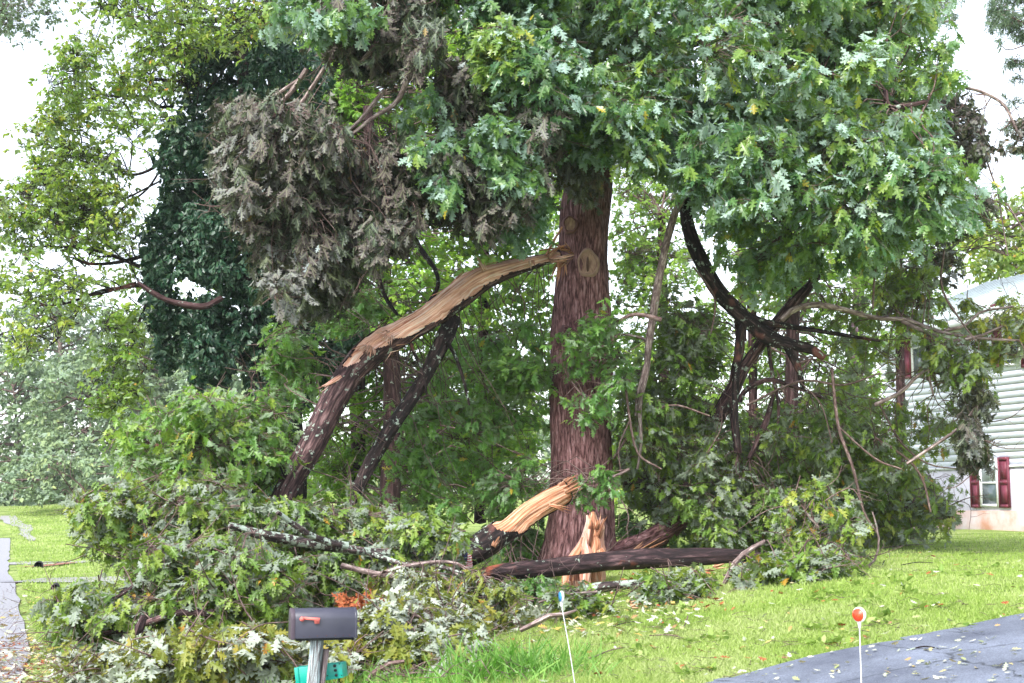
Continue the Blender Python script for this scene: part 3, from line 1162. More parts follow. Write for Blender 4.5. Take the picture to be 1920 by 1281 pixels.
def wbox(mb, t0, t1, z0, z1, o0, o1, R=.5):
    c = wp((t0 + t1) / 2, (z0 + z1) / 2, (o0 + o1) / 2)
    mb.box(c, (abs(t1 - t0), abs(o1 - o0), abs(z1 - z0)), axes=AX, R=R)


house = thing("house", "two storey white sided house with maroon shutters and pale metal roof behind the fallen branches", "house", wp(0, gz))
T1 = wall_t(1655)
T0 = -9.0
ze = wz(1850, 590)                     # eave
zs = wz(1900, 872)                     # bottom of siding
zb = wz(1900, 952)
depth = 9.0
mb = MB()
wbox(mb, T0, T1, gz - .5, zs, -depth, 0)
mb.build("foundation_wall", M['stucco'], house)
mb = MB()
wbox(mb, T0 - .01, T1 + .01, gz - .6, zb - .08, -depth, .02)
mb.build("foundation_base", M['brickbase'], house)
mb = MB()
wbox(mb, T0 + .02, T1 - .02, zs, ze, -depth, -.02)
zz = zs
course = .185
Vs, fs = [], []
rs = np.random.default_rng(3)
while zz < ze - .01:
    z2 = min(zz + course, ze)
    a = len(Vs)
    Vs += [wp(T0, zz, .013), wp(T1, zz, .013), wp(T1, z2 - .016, .006), wp(T0, z2 - .016, .006), wp(T0, zz, -.005), wp(T1, zz, -.005)]  # gap left above each board is shaped to make the lap's shadow line
    fs += [(a, a + 1, a + 2, a + 3), (a, a + 4, a + 5, a + 1)]
    zz = z2
mb.add(np.array(Vs), [np.array(fs)])
# the two gable ends above the eave, closed
pit = .40
for t in (T1 - .03, T0 + .03):
    a = wp(t, ze, 0)
    b = wp(t, ze, -depth)
    c = wp(t, ze + pit * depth / 2, -depth / 2)
    mb.add(np.array([a, b, c]), [np.array([[0, 1, 2]])])
mb.build("siding", M['siding'], house)
mb = MB()
wbox(mb, T1 - .02, T1 + .09, zs, ze, -.1, .05)
wbox(mb, T0, T1 + .1, zs - .06, zs + .0, -.01, .045)
mb.build("corner_trim", M['trim'], house)
# roof: slabs with raised ribs
rf = MB()
ov = .55
tA, tB = T0 - .5, T1 + .5
for sgn, (o_e, o_r) in ((1, (ov, -depth / 2)), (-1, (-depth - ov, -depth / 2))):
    z_e = ze - pit * ov + .12
    z_r = ze + pit * depth / 2 + .12
    n_r = 40
    for (ta, tb, dz0, dz1) in [(tA, tB, 0, .05)] + [(tA + (tB - tA) * (k + .5) / n_r - .02, tA + (tB - tA) * (k + .5) / n_r + .02, .05, .075) for k in range(n_r)]:
        q = []
        for dz in (dz0, dz1):
            q += [wp(ta, z_e + dz, o_e), wp(tb, z_e + dz, o_e), wp(tb, z_r + dz, o_r), wp(ta, z_r + dz, o_r)]
        rf.add(np.array(q), [np.array([(0, 1, 2, 3), (4, 7, 6, 5), (0, 4, 5, 1), (1, 5, 6, 2), (2, 6, 7, 3), (3, 7, 4, 0)])])
rf.build("roof", M['roofmetal'], house)
mb = MB()
wbox(mb, tA, tB, ze - pit * ov - .12, ze - pit * ov + .11, ov - .02, ov + .02)
mb.build("fascia", M['trim'], house)
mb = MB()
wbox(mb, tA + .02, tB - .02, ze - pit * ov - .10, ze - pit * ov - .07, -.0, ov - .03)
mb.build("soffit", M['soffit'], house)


def window(pl, pr, ptop, pbot, shl, shr, stop, sbot, shutters=(True, True)):
    tl, tr = wall_t(pl), wall_t(pr)
    z1, z0 = wz(pl, ptop), wz(pl, pbot)
    fr = MB()
    w = .07
    for (a, b, c, d) in ((tl, tl - w, z0, z1), (tr + w, tr, z0, z1), (tl - w, tr + w, z1 - w, z1), (tl - w, tr + w, z0, z0 + w)):
        wbox(fr, a, b, c, d, .0, .075)
    zm = (z0 + z1) / 2
    wbox(fr, tl - w, tr + w, zm - .025, zm + .025, .0, .055)
    f = fr.build("window", M['trim'], house)
    g = MB()
    wbox(g, tl - w, tr + w, z0 + w, zm - .025, .0, .034)
    g.build("pane", M['glass'], f)
    g = MB()
    wbox(g, tl - w, tr + w, zm + .025, z1 - w, .0, .04)
    g.build("pane", M['blind'], f)
    for on, (sa, sb) in zip(shutters, shl and (shl, shr)):
        if not on:
            continue
        ta, tb = wall_t(sa), wall_t(sb)
        zt, zo = wz(sa, stop), wz(sa, sbot)
        s = MB()
        fw = .055
        wbox(s, ta, tb, zo, zt, .028, .05)
        wbox(s, ta, ta - fw, zo, zt, .05, .075)
        wbox(s, tb + fw, tb, zo, zt, .05, .075)
        for zc in (zo + .04, (zo + zt) / 2, zt - .04):
            wbox(s, ta - fw, tb + fw, zc - .045, zc + .045, .05, .074)
        for (za, zb2) in ((zo + .13, (zo + zt) / 2 - .09), ((zo + zt) / 2 + .09, zt - .13)):
            wbox(s, ta - fw - .04, tb + fw + .04, za, zb2, .05, .062)
        s.build("shutter", M['shutter'], house)


window(1836, 1870, 862, 950, (1818, 1835), (1871, 1891), 858, 952)
window(1716, 1744, 600, 708, (1700, 1715), (1745, 1759), 596, 711)
window(1889, 1922, 578, 688, (1869, 1888), (1923, 1942), 572, 690)

# ================================================================== BACKGROUND TREES
OAKROOTS = {}


def tree(name, label, cat, trunks, D, masses, wood, leafm, group=None, twigm=None, seg=10, ridges=0, rough=.12, limbs=(), trunkname="trunk"):
    base = P(trunks[0][0][0], trunks[0][0][1], trunks[0][0][3] if len(trunks[0][0]) > 3 else D)
    base[2] = float(ground(base[0], base[1]))
    root = thing(name, label, cat, base, group)
    pts = []
    for q, tr in enumerate(trunks):
        mb = MB()
        C, r = pxtube(mb, tr, D, seg, rough=rough, ridges=ridges, seed=q * 5 + 1)
        mb.build(trunkname, wood, root, smooth=True)
        pts.append(C)
    for q, tr in enumerate(limbs):
        mb = MB()
        C, r = pxtube(mb, tr, D, 7, rough=rough, seed=q + 40)
        mb.build("limb", wood, root, smooth=True)
        pts.append(C)
    roots = np.vstack(pts)
    lf, tw = MB(), MB()
    for ms in masses:
        ms = dict(ms)
        wd_ = ms.pop('wood', True)
        foliage(lf, tw if wd_ else None, roots=roots if wd_ else None, **ms)
    if lf.n:
        lf.build("crown", leafm, root)
    if tw.n:
        tw.build("twigs", twigm or M['twig'], root, smooth=True)
    return root


def ell(cx, cy, rx, ry, n=14, j=.12, seed=0):
    rg = np.random.default_rng(seed)
    return [(cx + rx * math.cos(a) * (1 + rg.uniform(-j, j)), cy + ry * math.sin(a) * (1 + rg.uniform(-j, j))) for a in np.linspace(0, 2 * np.pi, n + 1)[:-1]]


# ---- far trees, left, their haze mostly put into the leaf colour
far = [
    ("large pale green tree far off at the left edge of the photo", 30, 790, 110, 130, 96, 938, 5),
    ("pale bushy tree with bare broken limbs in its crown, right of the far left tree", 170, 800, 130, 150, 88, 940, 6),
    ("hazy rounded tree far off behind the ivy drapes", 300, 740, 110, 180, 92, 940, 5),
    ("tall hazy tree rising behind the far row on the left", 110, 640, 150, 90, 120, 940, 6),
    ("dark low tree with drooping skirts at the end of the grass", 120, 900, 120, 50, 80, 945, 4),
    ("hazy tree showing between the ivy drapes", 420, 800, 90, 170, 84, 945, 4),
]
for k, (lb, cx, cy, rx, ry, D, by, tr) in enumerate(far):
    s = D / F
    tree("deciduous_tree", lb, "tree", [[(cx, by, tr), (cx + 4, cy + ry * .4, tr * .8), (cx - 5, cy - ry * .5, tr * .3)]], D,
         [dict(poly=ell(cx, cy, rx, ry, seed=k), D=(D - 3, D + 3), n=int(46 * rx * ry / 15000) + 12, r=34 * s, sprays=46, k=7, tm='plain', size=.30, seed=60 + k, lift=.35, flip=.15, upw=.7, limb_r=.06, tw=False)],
         M['bark_pale'], M['haze_pale'], group="hazy trees beyond the grass")
# ---- far right
tree("deciduous_tree", "bright yellow green tree rising behind the metal roof", "tree", [[(1900, 900, 7), (1895, 600, 6), (1890, 400, 2)]], 60,
     [dict(poly=ell(1905, 470, 110, 95, seed=9), D=(57, 62), n=40, r=.85, sprays=46, k=7, tm='plain', size=.24, seed=80, limb_r=.05, tw=False, tint=(.3, 1))], M['bark_back'], M['lime'])
tree("pine_tree", "blue green pine with feathery tufts at the top right corner of the photo", "tree", [[(1975, 940, 14), (1965, 500, 12), (1960, -100, 8)]], 34,
     [dict(poly=[(1870, -60), (2010, -60), (2010, 170), (1900, 160), (1875, 90), (1850, 30)], D=(32, 36), n=26, r=.38, sprays=46, k=16, tm='needle', size=.20, seed=81, flip=.1, upw=.3, limb_r=.02),
      dict(poly=[(1880, 190), (2000, 180), (2000, 300), (1880, 280)], D=(32, 36), n=9, r=.32, sprays=40, k=16, tm='needle', size=.20, seed=82, upw=.3, limb_r=.02)],
     M['bark_pine'], M['pine'])
tree("pine_tree", "slim purple barked pine seen through the oak crown left of the house", "tree", [[(1606, 900, 13), (1607, 640, 12), (1618, 300, 10), (1630, -60, 8)]], 38,
     [dict(poly=[(1560, -100), (1790, -100), (1790, 60), (1700, 90), (1620, 40)], D=(36, 39), n=14, r=.5, sprays=40, k=16, tm='needle', size=.22, seed=83, upw=.3, limb_r=.03)],
     M['bark_pine'], M['pine'], ridges=12)

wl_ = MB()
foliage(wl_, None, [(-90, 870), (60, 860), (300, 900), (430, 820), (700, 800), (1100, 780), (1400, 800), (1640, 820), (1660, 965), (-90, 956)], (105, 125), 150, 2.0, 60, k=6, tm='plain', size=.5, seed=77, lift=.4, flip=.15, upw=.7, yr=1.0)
tag(wl_.build("far_woodland", M['haze_pale']), "pale distant woodland closing the view beyond the trees", "woodland", kind="stuff")

# ---- woodland behind the oak
bgt = [
    # label, trunk px, D, list of polys+params, leafmat
    ("slender tree with reddish trunk standing left of the big oak behind the split limb", [(730, 1005, 22), (733, 850, 18), (735, 700, 16), (720, 520, 14), (700, 380, 12), (690, 200, 10)], 29,
     [([(620, 380), (800, 380), (880, 520), (860, 620), (700, 640), (560, 600), (520, 520)], (28, 33), 42), ([(560, 640), (860, 640), (1020, 760), (1020, 980), (560, 980)], (31, 36), 85)]),
    ("dark trunked tree showing under the silver boughs at the upper left", [(672, 950, 14), (670, 500, 13), (668, 240, 12), (660, 60, 10)], 32,
     [([(480, -40), (860, -40), (880, 200), (640, 300), (520, 260)], (31, 35), 75), ([(800, -40), (1080, -40), (1080, 400), (820, 400), (780, 200)], (29, 32), 60), ([(480, 240), (820, 200), (820, 420), (500, 420)], (31, 34), 50)]),
    ("yellow green tree behind the big oak trunk on its left", [(900, 980, 12), (905, 700, 10), (910, 400, 8)], 36,
     [([(790, 300), (1050, 380), (1050, 640), (980, 900), (760, 900), (800, 560)], (34, 39), 105)]),
    ("bright green tree behind the big oak trunk on its right", [(1250, 1000, 12), (1245, 700, 10), (1240, 400, 8)], 34,
     [([(1130, 560), (1300, 480), (1380, 620), (1360, 900), (1140, 960)], (32, 37), 70), ([(1150, 300), (1290, 280), (1330, 480), (1160, 560)], (33, 37), 34)]),
    ("straight dark trunked tree right of the hanging dark limb", [(1482, 900, 14), (1484, 760, 13), (1486, 600, 12), (1482, 480, 10), (1480, 250, 8)], 31,
     [([(1360, 420), (1620, 400), (1660, 560), (1600, 640), (1380, 580)], (30, 34), 40), ([(1360, 620), (1640, 640), (1660, 900), (1380, 900)], (32, 37), 48)]),
    ("forked dark tree behind the crossing limbs", [(1412, 900, 8), (1412, 700, 8), (1410, 560, 9), (1412, 430, 7), (1420, 250, 5)], 33,
     [([(1290, 300), (1480, 300), (1480, 440), (1330, 420)], (32, 35), 22)]),
    ("loose green tree standing before the left end of the house", [(1690, 960, 9), (1688, 700, 8), (1685, 420, 6)], 37,
     [([(1590, 380), (1790, 420), (1780, 560), (1720, 640), (1610, 660)], (36, 39), 34), ([(1560, 690), (1660, 700), (1670, 930), (1560, 930)], (35, 38), 26)]),
]
for k, (lb, tr, D, ms, ) in enumerate(bgt):
    masses = []
    for q, (poly, dr, n) in enumerate(ms):
        masses.append(dict(poly=poly, D=dr, n=n, r=.62, sprays=44 if k < 3 else 34, k=7, tm='lobe' if k != 2 else 'plain', size=.155, seed=100 + k * 7 + q, lift=.3, tint=(.15, 1), limb_r=.02, flip=.12, upw=.8))
    trunks = [tr]
    if k == 5:
        trunks.append([(1392, 640, 8), (1390, 520, 8), (1388, 400, 6), (1380, 300, 4)])
    tree("deciduous_tree", lb, "tree", trunks, D, masses, M['bark_back'], M['bright_green'] if k >= 2 else M['wood_green'], group="trees standing behind the big oak", ridges=14 if k == 0 else 0)

# ---- ivy clad tree, left of centre
ivy = thing("ivy_covered_tree", "dark tree wrapped in ivy with long ivy curtains hanging down", "tree", G(*P(480, 900, 27)[:2]))
mb = MB()
C1, _ = pxtube(mb, [(490, 1000, 24), (488, 800, 22), (480, 600, 20), (470, 400, 18), (460, 200, 14), (450, 20, 10)], 27, 12, rough=.15)
mb.build("trunk", M['bark_dark'], ivy, smooth=True)
mb = MB()
pxtube(mb, [(415, 560, 6, 25.6), (385, 575, 6, 25.4), (350, 572, 6, 25.3), (310, 562, 5, 25.2), (280, 545, 5, 25.2), (258, 530, 4, 25.2)], 25.4, 8, rough=.2)
mb.build("limb", M['bark_back'], ivy, smooth=True)
lf = MB()
for q, (poly, dr, n) in enumerate([
    ([(380, 40), (560, 40), (620, 150), (600, 240), (520, 330), (400, 330), (340, 240), (330, 150)], (25.8, 28), 60),
    ([(330, 200), (470, 330), (560, 430), (560, 600), (440, 560), (350, 520), (270, 530), (262, 440), (300, 370), (290, 280)], (25.6, 28), 78),
    ([(272, 520), (330, 520), (335, 640), (325, 705), (300, 700), (280, 620)], (25.8, 26.6), 17),
    ([(338, 560), (445, 560), (450, 660), (425, 720), (395, 755), (365, 765), (345, 680)], (25.6, 26.8), 34),
    ([(440, 560), (545, 560), (560, 700), (545, 850), (500, 960), (470, 940), (480, 800), (455, 700)], (26, 27.4), 42),
    ([(540, 590), (660, 560), (700, 640), (660, 700), (600, 720), (540, 800)], (27.5, 29), 26),
]):
    foliage(lf, None, poly, dr, n, .46, 56, k=8, tm='plain', size=.115, hang=.5, flip=.03, upw=.25, seed=200 + q, jit=6., shell=.55, fold=.15, flat=1.15)
lf.build("ivy", M['ivy'], ivy)

# ---- yellow green maple-like tree at the left
LT = tree("deciduous_tree", "yellow green tree with bare arching branches reaching left across the white sky", "tree",
     [[(560, 1000, 20, 29), (545, 700, 18, 29), (530, 400, 15, 28.5), (510, 100, 12, 28), (500, -60, 8, 28)]], 27,
     [dict(poly=[(20, 270), (90, 150), (110, 60), (200, 60), (340, 50), (420, 80), (360, 180), (330, 260), (240, 250), (180, 290), (120, 330), (50, 330)], D=(24.5, 27), n=46, r=.50, sprays=36, k=6, tm='plain', size=.105, seed=301, wood=True, limb_r=.012, lift=.2),
      dict(poly=[(130, -60), (560, -60), (560, 60), (420, 110), (320, 110), (240, 70), (140, 50)], D=(24.5, 27), n=52, r=.46, sprays=36, k=6, tm='plain', size=.105, seed=302, limb_r=.012),
      dict(poly=[(80, 290), (200, 270), (260, 330), (250, 420), (200, 480), (60, 470), (0, 500), (-30, 380), (40, 330)], D=(24.5, 27), n=48, r=.48, sprays=32, k=6, tm='plain', size=.105, seed=303, limb_r=.012, tint=(.15, 1)),
      dict(poly=[(-30, 480), (150, 470), (180, 560), (110, 640), (30, 700), (-20, 640)], D=(24, 26), n=26, r=.44, sprays=20, k=6, tm='plain', size=.105, seed=304, limb_r=.012, tint=(.2, 1)),
      dict(poly=[(190, 590), (270, 560), (280, 640), (290, 740), (220, 790), (160, 760), (175, 690)], D=(24, 26), n=24, r=.36, sprays=26, k=6, tm='plain', size=.105, seed=305, limb_r=.010, tint=(.1, .8)),
      dict(poly=[(110, 90), (520, 60), (520, 560), (150, 560), (90, 400)], D=(28, 31), n=46, r=.55, sprays=24, k=6, tm='plain', size=.115, seed=306, limb_r=.008, tint=(.1, .8)),
      ],
     M['bark_dark'], M['lime'],
     limbs=[[(452, 33, 7), (400, 38, 6), (335, 44, 5), (290, 50, 4), (240, 42, 3), (190, 10, 2)],
            [(372, 160, 4), (366, 200, 4), (362, 225, 4), (330, 268, 4), (295, 310, 3), (250, 328, 3), (205, 318, 2), (150, 300, 1.5)],
            [(372, 162, 3), (330, 152, 3), (270, 150, 2)],
            [(325, 200, 3), (300, 200, 3), (260, 180, 2.5), (200, 180, 2), (150, 150, 1.5)],
            [(262, 535, 4), (230, 540, 3), (190, 545, 3), (120, 570, 2), (60, 572, 1.5), (20, 560, 1.2)],
            [(262, 500, 4), (225, 485, 3.5), (180, 470, 3), (130, 463, 2.4), (60, 462, 1.6)],
            [(268, 480, 4), (220, 492, 3.5), (170, 495, 3), (140, 485, 2.4)],
            [(255, 530, 3), (200, 548, 2.5), (160, 560, 2.2), (130, 610, 2), (90, 650, 1.5), (40, 668, 1.2)],
            [(278, 560, 3.5), (262, 600, 3.2), (245, 655, 3), (230, 700, 2.5), (228, 730, 2)],
            [(320, 280, 2), (280, 350, 2.2), (230, 390, 2), (185, 440, 1.6), (160, 500, 1.2)],
            [(300, 340, 2), (240, 370, 2), (200, 385, 2), (150, 380, 1.5)]], twigm=M['bark_dark'])

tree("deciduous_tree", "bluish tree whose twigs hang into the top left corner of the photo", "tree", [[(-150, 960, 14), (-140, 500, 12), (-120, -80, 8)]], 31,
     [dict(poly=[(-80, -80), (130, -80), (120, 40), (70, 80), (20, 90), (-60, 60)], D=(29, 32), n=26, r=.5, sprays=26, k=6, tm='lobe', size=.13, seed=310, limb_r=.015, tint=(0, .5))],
     M['bark_back'], M['haze_pale'])
# pale shrub lit between the ivy curtains
tree("shrub", "yellowing shrub behind the left pile of fallen branches", "shrub", [[(400, 1000, 5), (402, 940, 4), (410, 890, 2)]], 30,
     [dict(poly=ell(430, 850, 110, 100, seed=3), D=(28, 31), n=40, r=.42, sprays=34, k=6, tm='plain', size=.12, seed=311, tint=(.3, 1), limb_r=.01)], M['bark_back'], M['lime'])

# ================================================================== THE BIG OAK
OD = 21.8
ob = P(1088, 1052, OD)
ob[2] = float(ground(ob[0], ob[1]))
oak = thing("oak_tree", "massive standing oak with reddish furrowed bark and an oval pruning scar", "tree", ob)
mb = MB()
TC, TR_ = pxtube(mb, [(1100, -160, 30), (1094, 60, 35), (1097, 240, 39), (1103, 340, 44), (1096, 400, 48), (1093, 480, 47), (1091, 560, 52), (1090, 640, 57), (1089, 760, 56), (1089, 880, 57), (1090, 960, 61), (1088, 1010, 66), (1087, 1045, 74), (1086, 1085, 88)],
                 OD, 150, n=420, rough=.05, ridges=30, seed=2)
mb.build("trunk", M['bark'], oak, smooth=True)


def scar_at(px, py, wpx, hpx, D, out=.0, core=True):
    """pruning scar: callus ring and sunken face on the trunk's near side"""
    c = P(px, py, D)
    d = nrm(c - np.array([0, 0, CZ]))
    sx, sy = wpx * D / F / 2, hpx * D / F / 2
    th = np.linspace(0, 2 * np.pi, 41)[:-1]
    nz = 1 + .05 * np.sin(th * 3 + px) + .04 * np.sin(th * 5)
    mb = MB()
    rr = [(1.34, .05), (1.16, -.02), (1.06, -.06), (.98, -.055), (.88, -.02)]
    V = []
    ctr = c
    for f, dz in rr:
        V.append(ctr + np.stack([np.cos(th) * sx * f * nz, np.full(40, dz + .05 * 0) + (f * np.cos(th)) ** 2 * sx * .22, np.sin(th) * sy * f * nz], 1))
    V = np.vstack(V)
    fs = [(q * 40 + j, q * 40 + 40 + j, q * 40 + 40 + (j + 1) % 40, q * 40 + (j + 1) % 40) for q in range(4) for j in range(40)]
    mb.add(V, fs)
    rim = mb.build("scar_rim", M['bark'] if out else M['scar_rim'], oak, smooth=True)
    mb = MB()
    V = [ctr + np.array([0, -.012, 0])]
    for f in (.3, .6, .9):
        V += list(ctr + np.stack([np.cos(th) * sx * f * nz, -.02 + .03 * np.cos(th * 2) * f + (f * np.cos(th)) ** 2 * sx * .22, np.sin(th) * sy * f * nz], 1))
    fs = [(0, 1 + (j + 1) % 40, 1 + j) for j in range(40)]
    for q in range(2):
        fs += [(1 + q * 40 + j, 1 + q * 40 + (j + 1) % 40, 41 + q * 40 + (j + 1) % 40, 41 + q * 40 + j) for j in range(40)]
    mb.add(np.array(V), fs)
    mb.build("scar_face", M['scar'], oak, smooth=True)
    if core:
        mb = MB()
        V = ctr + np.stack([np.cos(th) * sx * .16 * nz, np.full(40, -.075), np.sin(th) * sy * .62 * nz - sy * .15], 1)
        V = np.vstack([V, ctr + [[0, -.078, -sy * .15]], V + [0, .06, 0]])
        fs = [(j, (j + 1) % 40, 40) for j in range(40)] + [(j, 41 + j, 41 + (j + 1) % 40, (j + 1) % 40) for j in range(40)]
        mb.add(V, fs)
        mb.build("scar_core", M['scar_core'], oak)


scar_at(1102, 494, 36, 46, OD - .40)
scar_at(1069, 421, 24, 28, OD - .44, out=.1, core=False)
scar_at(1148, 632, 16, 26, OD - .10, core=False)
mb = MB()
pxtube(mb, [(1082, 640, 12, 21.4), (1068, 628, 15, 21.33), (1052, 622, 13, 21.28)], OD, 14, rough=.2)
mb.build("burl", M['bark'], oak, smooth=True)
# torn socket of the limb
mb = MB()
d = nrm(P(1040, 478, 21) - P(1075, 470, 21.4))
splinters(mb, P(1058, 480, 21.2), d + [0, -.1, .1], .32, 26, .05, .5, seed=4, baser=.12)
splinters(mb, P(1050, 505, 21.25), np.array([-.15, -.1, -1.]), .36, 9, .035, .3, seed=5, baser=.07)
for (a, b, w) in (((1024, 478, 20.7), (1054, 426, 20.95), .032), ((1030, 474, 20.7), (1060, 460, 20.9), .03), ((1046, 520, 20.9), (1047, 484, 20.9), .028), ((1012, 470, 20.6), (1050, 466, 20.9), .02)):
    A_, B_ = P(*a), P(*b)
    tube(mb, [A_, (A_ + B_) / 2 + [0, 0, .01], B_], [w * .5, w * .7, w * .45], seg=5, n=6)
mb.build("torn_wood", M['wood_y'], oak)

# limbs of the oak in the crown
oak_limbs = [
    [(1100, 60, 26), (1180, -20, 20), (1300, -60, 16), (1450, -90, 12)],
    [(1100, 200, 18), (1170, 130, 15), (1260, 90, 12), (1370, 60, 10), (1420, 30, 7)],
    [(1092, 120, 16), (1020, 60, 13), (900, 10, 11), (760, -20, 8), (620, -40, 5)],
    [(1230, 60, 10), (1290, 180, 9), (1330, 240, 7), (1400, 290, 5)],
    [(1370, -30, 12), (1375, 30, 10), (1400, 90, 8), (1500, 150, 7), (1600, 200, 6), (1680, 260, 5), (1720, 330, 3)],
    [(1500, 150, 6), (1560, 140, 5), (1660, 180, 4), (1740, 240, 3)],
    [(1660, 170, 6, 20), (1665, 200, 6, 20), (1690, 200, 5, 20), (1740, 190, 4, 20)],
    [(1310, 230, 6), (1380, 330, 5), (1450, 400, 4), (1500, 460, 3)],
]
pts = [TC[:80]]
for q, l in enumerate(oak_limbs):
    mb = MB()
    C, r = pxtube(mb, l, 21.0, 10, rough=.12, seed=q)
    mb.build("limb", M['bark_limb'], oak, smooth=True)
    pts.append(C)
roots = np.vstack(pts)
lf, tw = MB(), MB()
K = dict(tm='oak', size=.235, k=7, limb_r=.012, flip=.35, upw=.5, hang=.5, jit=26.)
foliage(lf, tw, [(1000, -110), (1320, -110), (1320, 150), (1260, 220), (1160, 190), (1060, 160), (990, 110)], (19.0, 22.0), 46, .50, 32, seed=401, roots=roots, tint=(.05, .95), **K)
foliage(lf, tw, [(1300, -110), (1560, -110), (1740, -60), (1780, 120), (1760, 240), (1560, 240), (1330, 220)], (18.8, 22.5), 68, .47, 27, seed=402, roots=roots, tint=(.2, 1), **K)
foliage(lf, tw, [(1130, 180), (1500, 200), (1520, 330), (1440, 390), (1330, 390), (1260, 320), (1190, 310), (1140, 290)], (18.8, 22), 58, .46, 34, seed=403, roots=roots, tint=(.05, .9), **K)
foliage(lf, tw, [(1480, 210), (1760, 220), (1830, 330), (1840, 400), (1740, 430), (1660, 470), (1610, 510), (1540, 470), (1470, 400)], (19, 22), 46, .46, 28, seed=404, roots=roots, tint=(.1, .95), **K)
foliage(lf, tw, [(1300, 380), (1460, 400), (1560, 480), (1500, 540), (1430, 560), (1380, 520), (1310, 450)], (20, 23), 14, .36, 24, seed=405, roots=roots, tint=(.3, .9), **K)
foliage(lf, tw, [(860, -100), (1010, -100), (1070, 120), (1130, 180), (1130, 240), (1040, 240), (960, 200), (890, 120)], (18.5, 20.5), 32, .44, 34, seed=406, roots=roots, tint=(0, .7), **K)
foliage(lf, tw, [(500, -110), (870, -110), (860, 20), (760, 50), (600, 60), (520, 40)], (18.5, 21), 30, .46, 30, seed=407, roots=roots, tint=(.0, .8), **K)
foliage(lf, tw, [(900, 20), (985, 60), (970, 150), (930, 160), (880, 110)], (17.8, 18.6), 7, .3, 24, seed=408, roots=roots, tm='oak', size=.2, k=7, flip=.1, upw=.7, tint=(.5, 1.))
foliage(lf, None, [(1000, -110), (1760, -100), (1780, 120), (1740, 400), (1620, 460), (1440, 400), (1300, 330), (1160, 200), (1020, 180)], (23, 26), 26, .6, 30, seed=409, tm='lobe', size=.2, k=6, flip=.2, upw=.7, tint=(0, .6))
lf.build("crown", M['oak'], oak)
tw.build("twigs", M['twig'], oak, smooth=True)
lf = MB()
foliage(lf, None, [(905, 380), (1000, 350), (1040, 400), (1020, 450), (960, 475), (915, 450)], (19.2, 20.2), 12, .28, 30, seed=410, tm='oak', size=.18, k=6, flip=.05, upw=.7, hang=.4, tint=(0, .6))
foliage(lf, None, [(1030, 200), (1140, 200), (1135, 290), (1100, 320), (1040, 300)], (19.8, 20.8), 14, .26, 26, seed=412, tm='oak', size=.19, k=6, flip=.2, upw=.7, hang=.3, tint=(0.1, .8))
foliage(lf, None, [(940, 195), (1010, 215), (1010, 290), (960, 290)], (19, 20), 6, .32, 30, seed=411, tm='oak', size=.18, k=6, flip=.05, upw=.7, hang=.3, tint=(0, .4))
foliage(lf, None, [(760, 180), (860, 200), (880, 300), (840, 400), (780, 360), (740, 260)], (18.2, 19), 8, .26, 22, seed=413, tm='oak', size=.19, k=6, flip=.25, upw=.6, hang=.5, tint=(0.1, .8))
foliage(lf, None, [(880, 230), (1000, 220), (1020, 340), (920, 370)], (18.0, 18.6), 8, .24, 22, seed=414, tm='oak', size=.19, k=6, flip=.25, upw=.6, hang=.5, tint=(0.1, .7))
foliage(lf, None, [(560, 20), (700, 20), (720, 60), (600, 80)], (17.6, 18.2), 6, .26, 22, seed=415, tm='oak', size=.2, k=6, flip=.3, upw=.6, hang=.5, tint=(0.1, .7))
lf.build("low_leaves", M['oak'], oak)

# ================================================================== TORN LIMB
LD = 20.3
tl = thing("torn_limb", "huge torn limb of bare orange wood slanting down to the left from the oak trunk", "broken limb", P(520, 985, LD - .6))
pl = [(1048, 478, 9, 21.1), (1000, 490, 12, 20.9), (950, 503, 18, 20.7), (900, 520, 26, 20.6), (850, 555, 28, 20.5), (800, 592, 26, 20.4), (750, 622, 25, 20.3), (700, 655, 25, 20.2), (660, 697, 23, 20.1), (632, 742, 24, 20.0), (604, 795, 22, 19.9), (577, 848, 21, 19.8), (549, 895, 19, 19.7), (523, 945, 17, 19.6), (500, 1000, 15, 19.5)]
pts, rad = pxpath(pl, LD)
CL, RL = split_limb(tl, pts, rad, -.85, 2.2, (0, .60), seg=72, seed=3, matb=M['bark_limb'], matw=M['wood'], hollow=.30, jag=.5)
mb = MB()
pxtube(mb, [(850, 596, 14, 20.6), (838, 625, 16, 20.5), (820, 660, 14, 20.4), (795, 710, 12, 20.4), (760, 765, 13, 20.3), (725, 815, 14, 20.3), (692, 875, 13, 20.3), (665, 930, 11, 20.2), (645, 985, 9, 20.1), (615, 1060, 9, 20), (600, 1120, 8, 19.9)], 20.3, 14, rough=.18, ridges=14)
mb.build("side_limb", M['bark_dark'], tl, smooth=True)
for q, l in enumerate([[(838, 640, 4), (855, 670, 3.5), (870, 715, 3), (880, 760, 2)], [(768, 640, 4), (780, 670, 3), (795, 705, 3), (800, 740, 2)], [(790, 590, 4, 20.6), (820, 540, 4, 20.8), (815, 505, 4, 21), (790, 470, 5, 21.2), (775, 440, 3, 21.3)],
                       [(745, 590, 3, 20.5), (730, 570, 4, 20.6), (715, 540, 3.5, 20.7), (712, 510, 3, 20.8)], [(540, 900, 5, 19.6), (520, 860, 3, 19.5), (505, 830, 2, 19.5)]]):
    mb = MB()
    pxtube(mb, l, 20.3, 7, rough=.25)
    mb.build("stub", M['bark_dark'], tl, smooth=True)
mb = MB()
splinters(mb, P(905, 500, 20.2), nrm(P(893, 478, 20.2) - P(915, 515, 20.2)), .26, 8, .06, .3, seed=21, baser=.05)
splinters(mb, P(1040, 482, 20.9), nrm(P(1060, 465, 21) - P(1000, 490, 20.8)), .30, 16, .035, .5, seed=22, baser=.07)
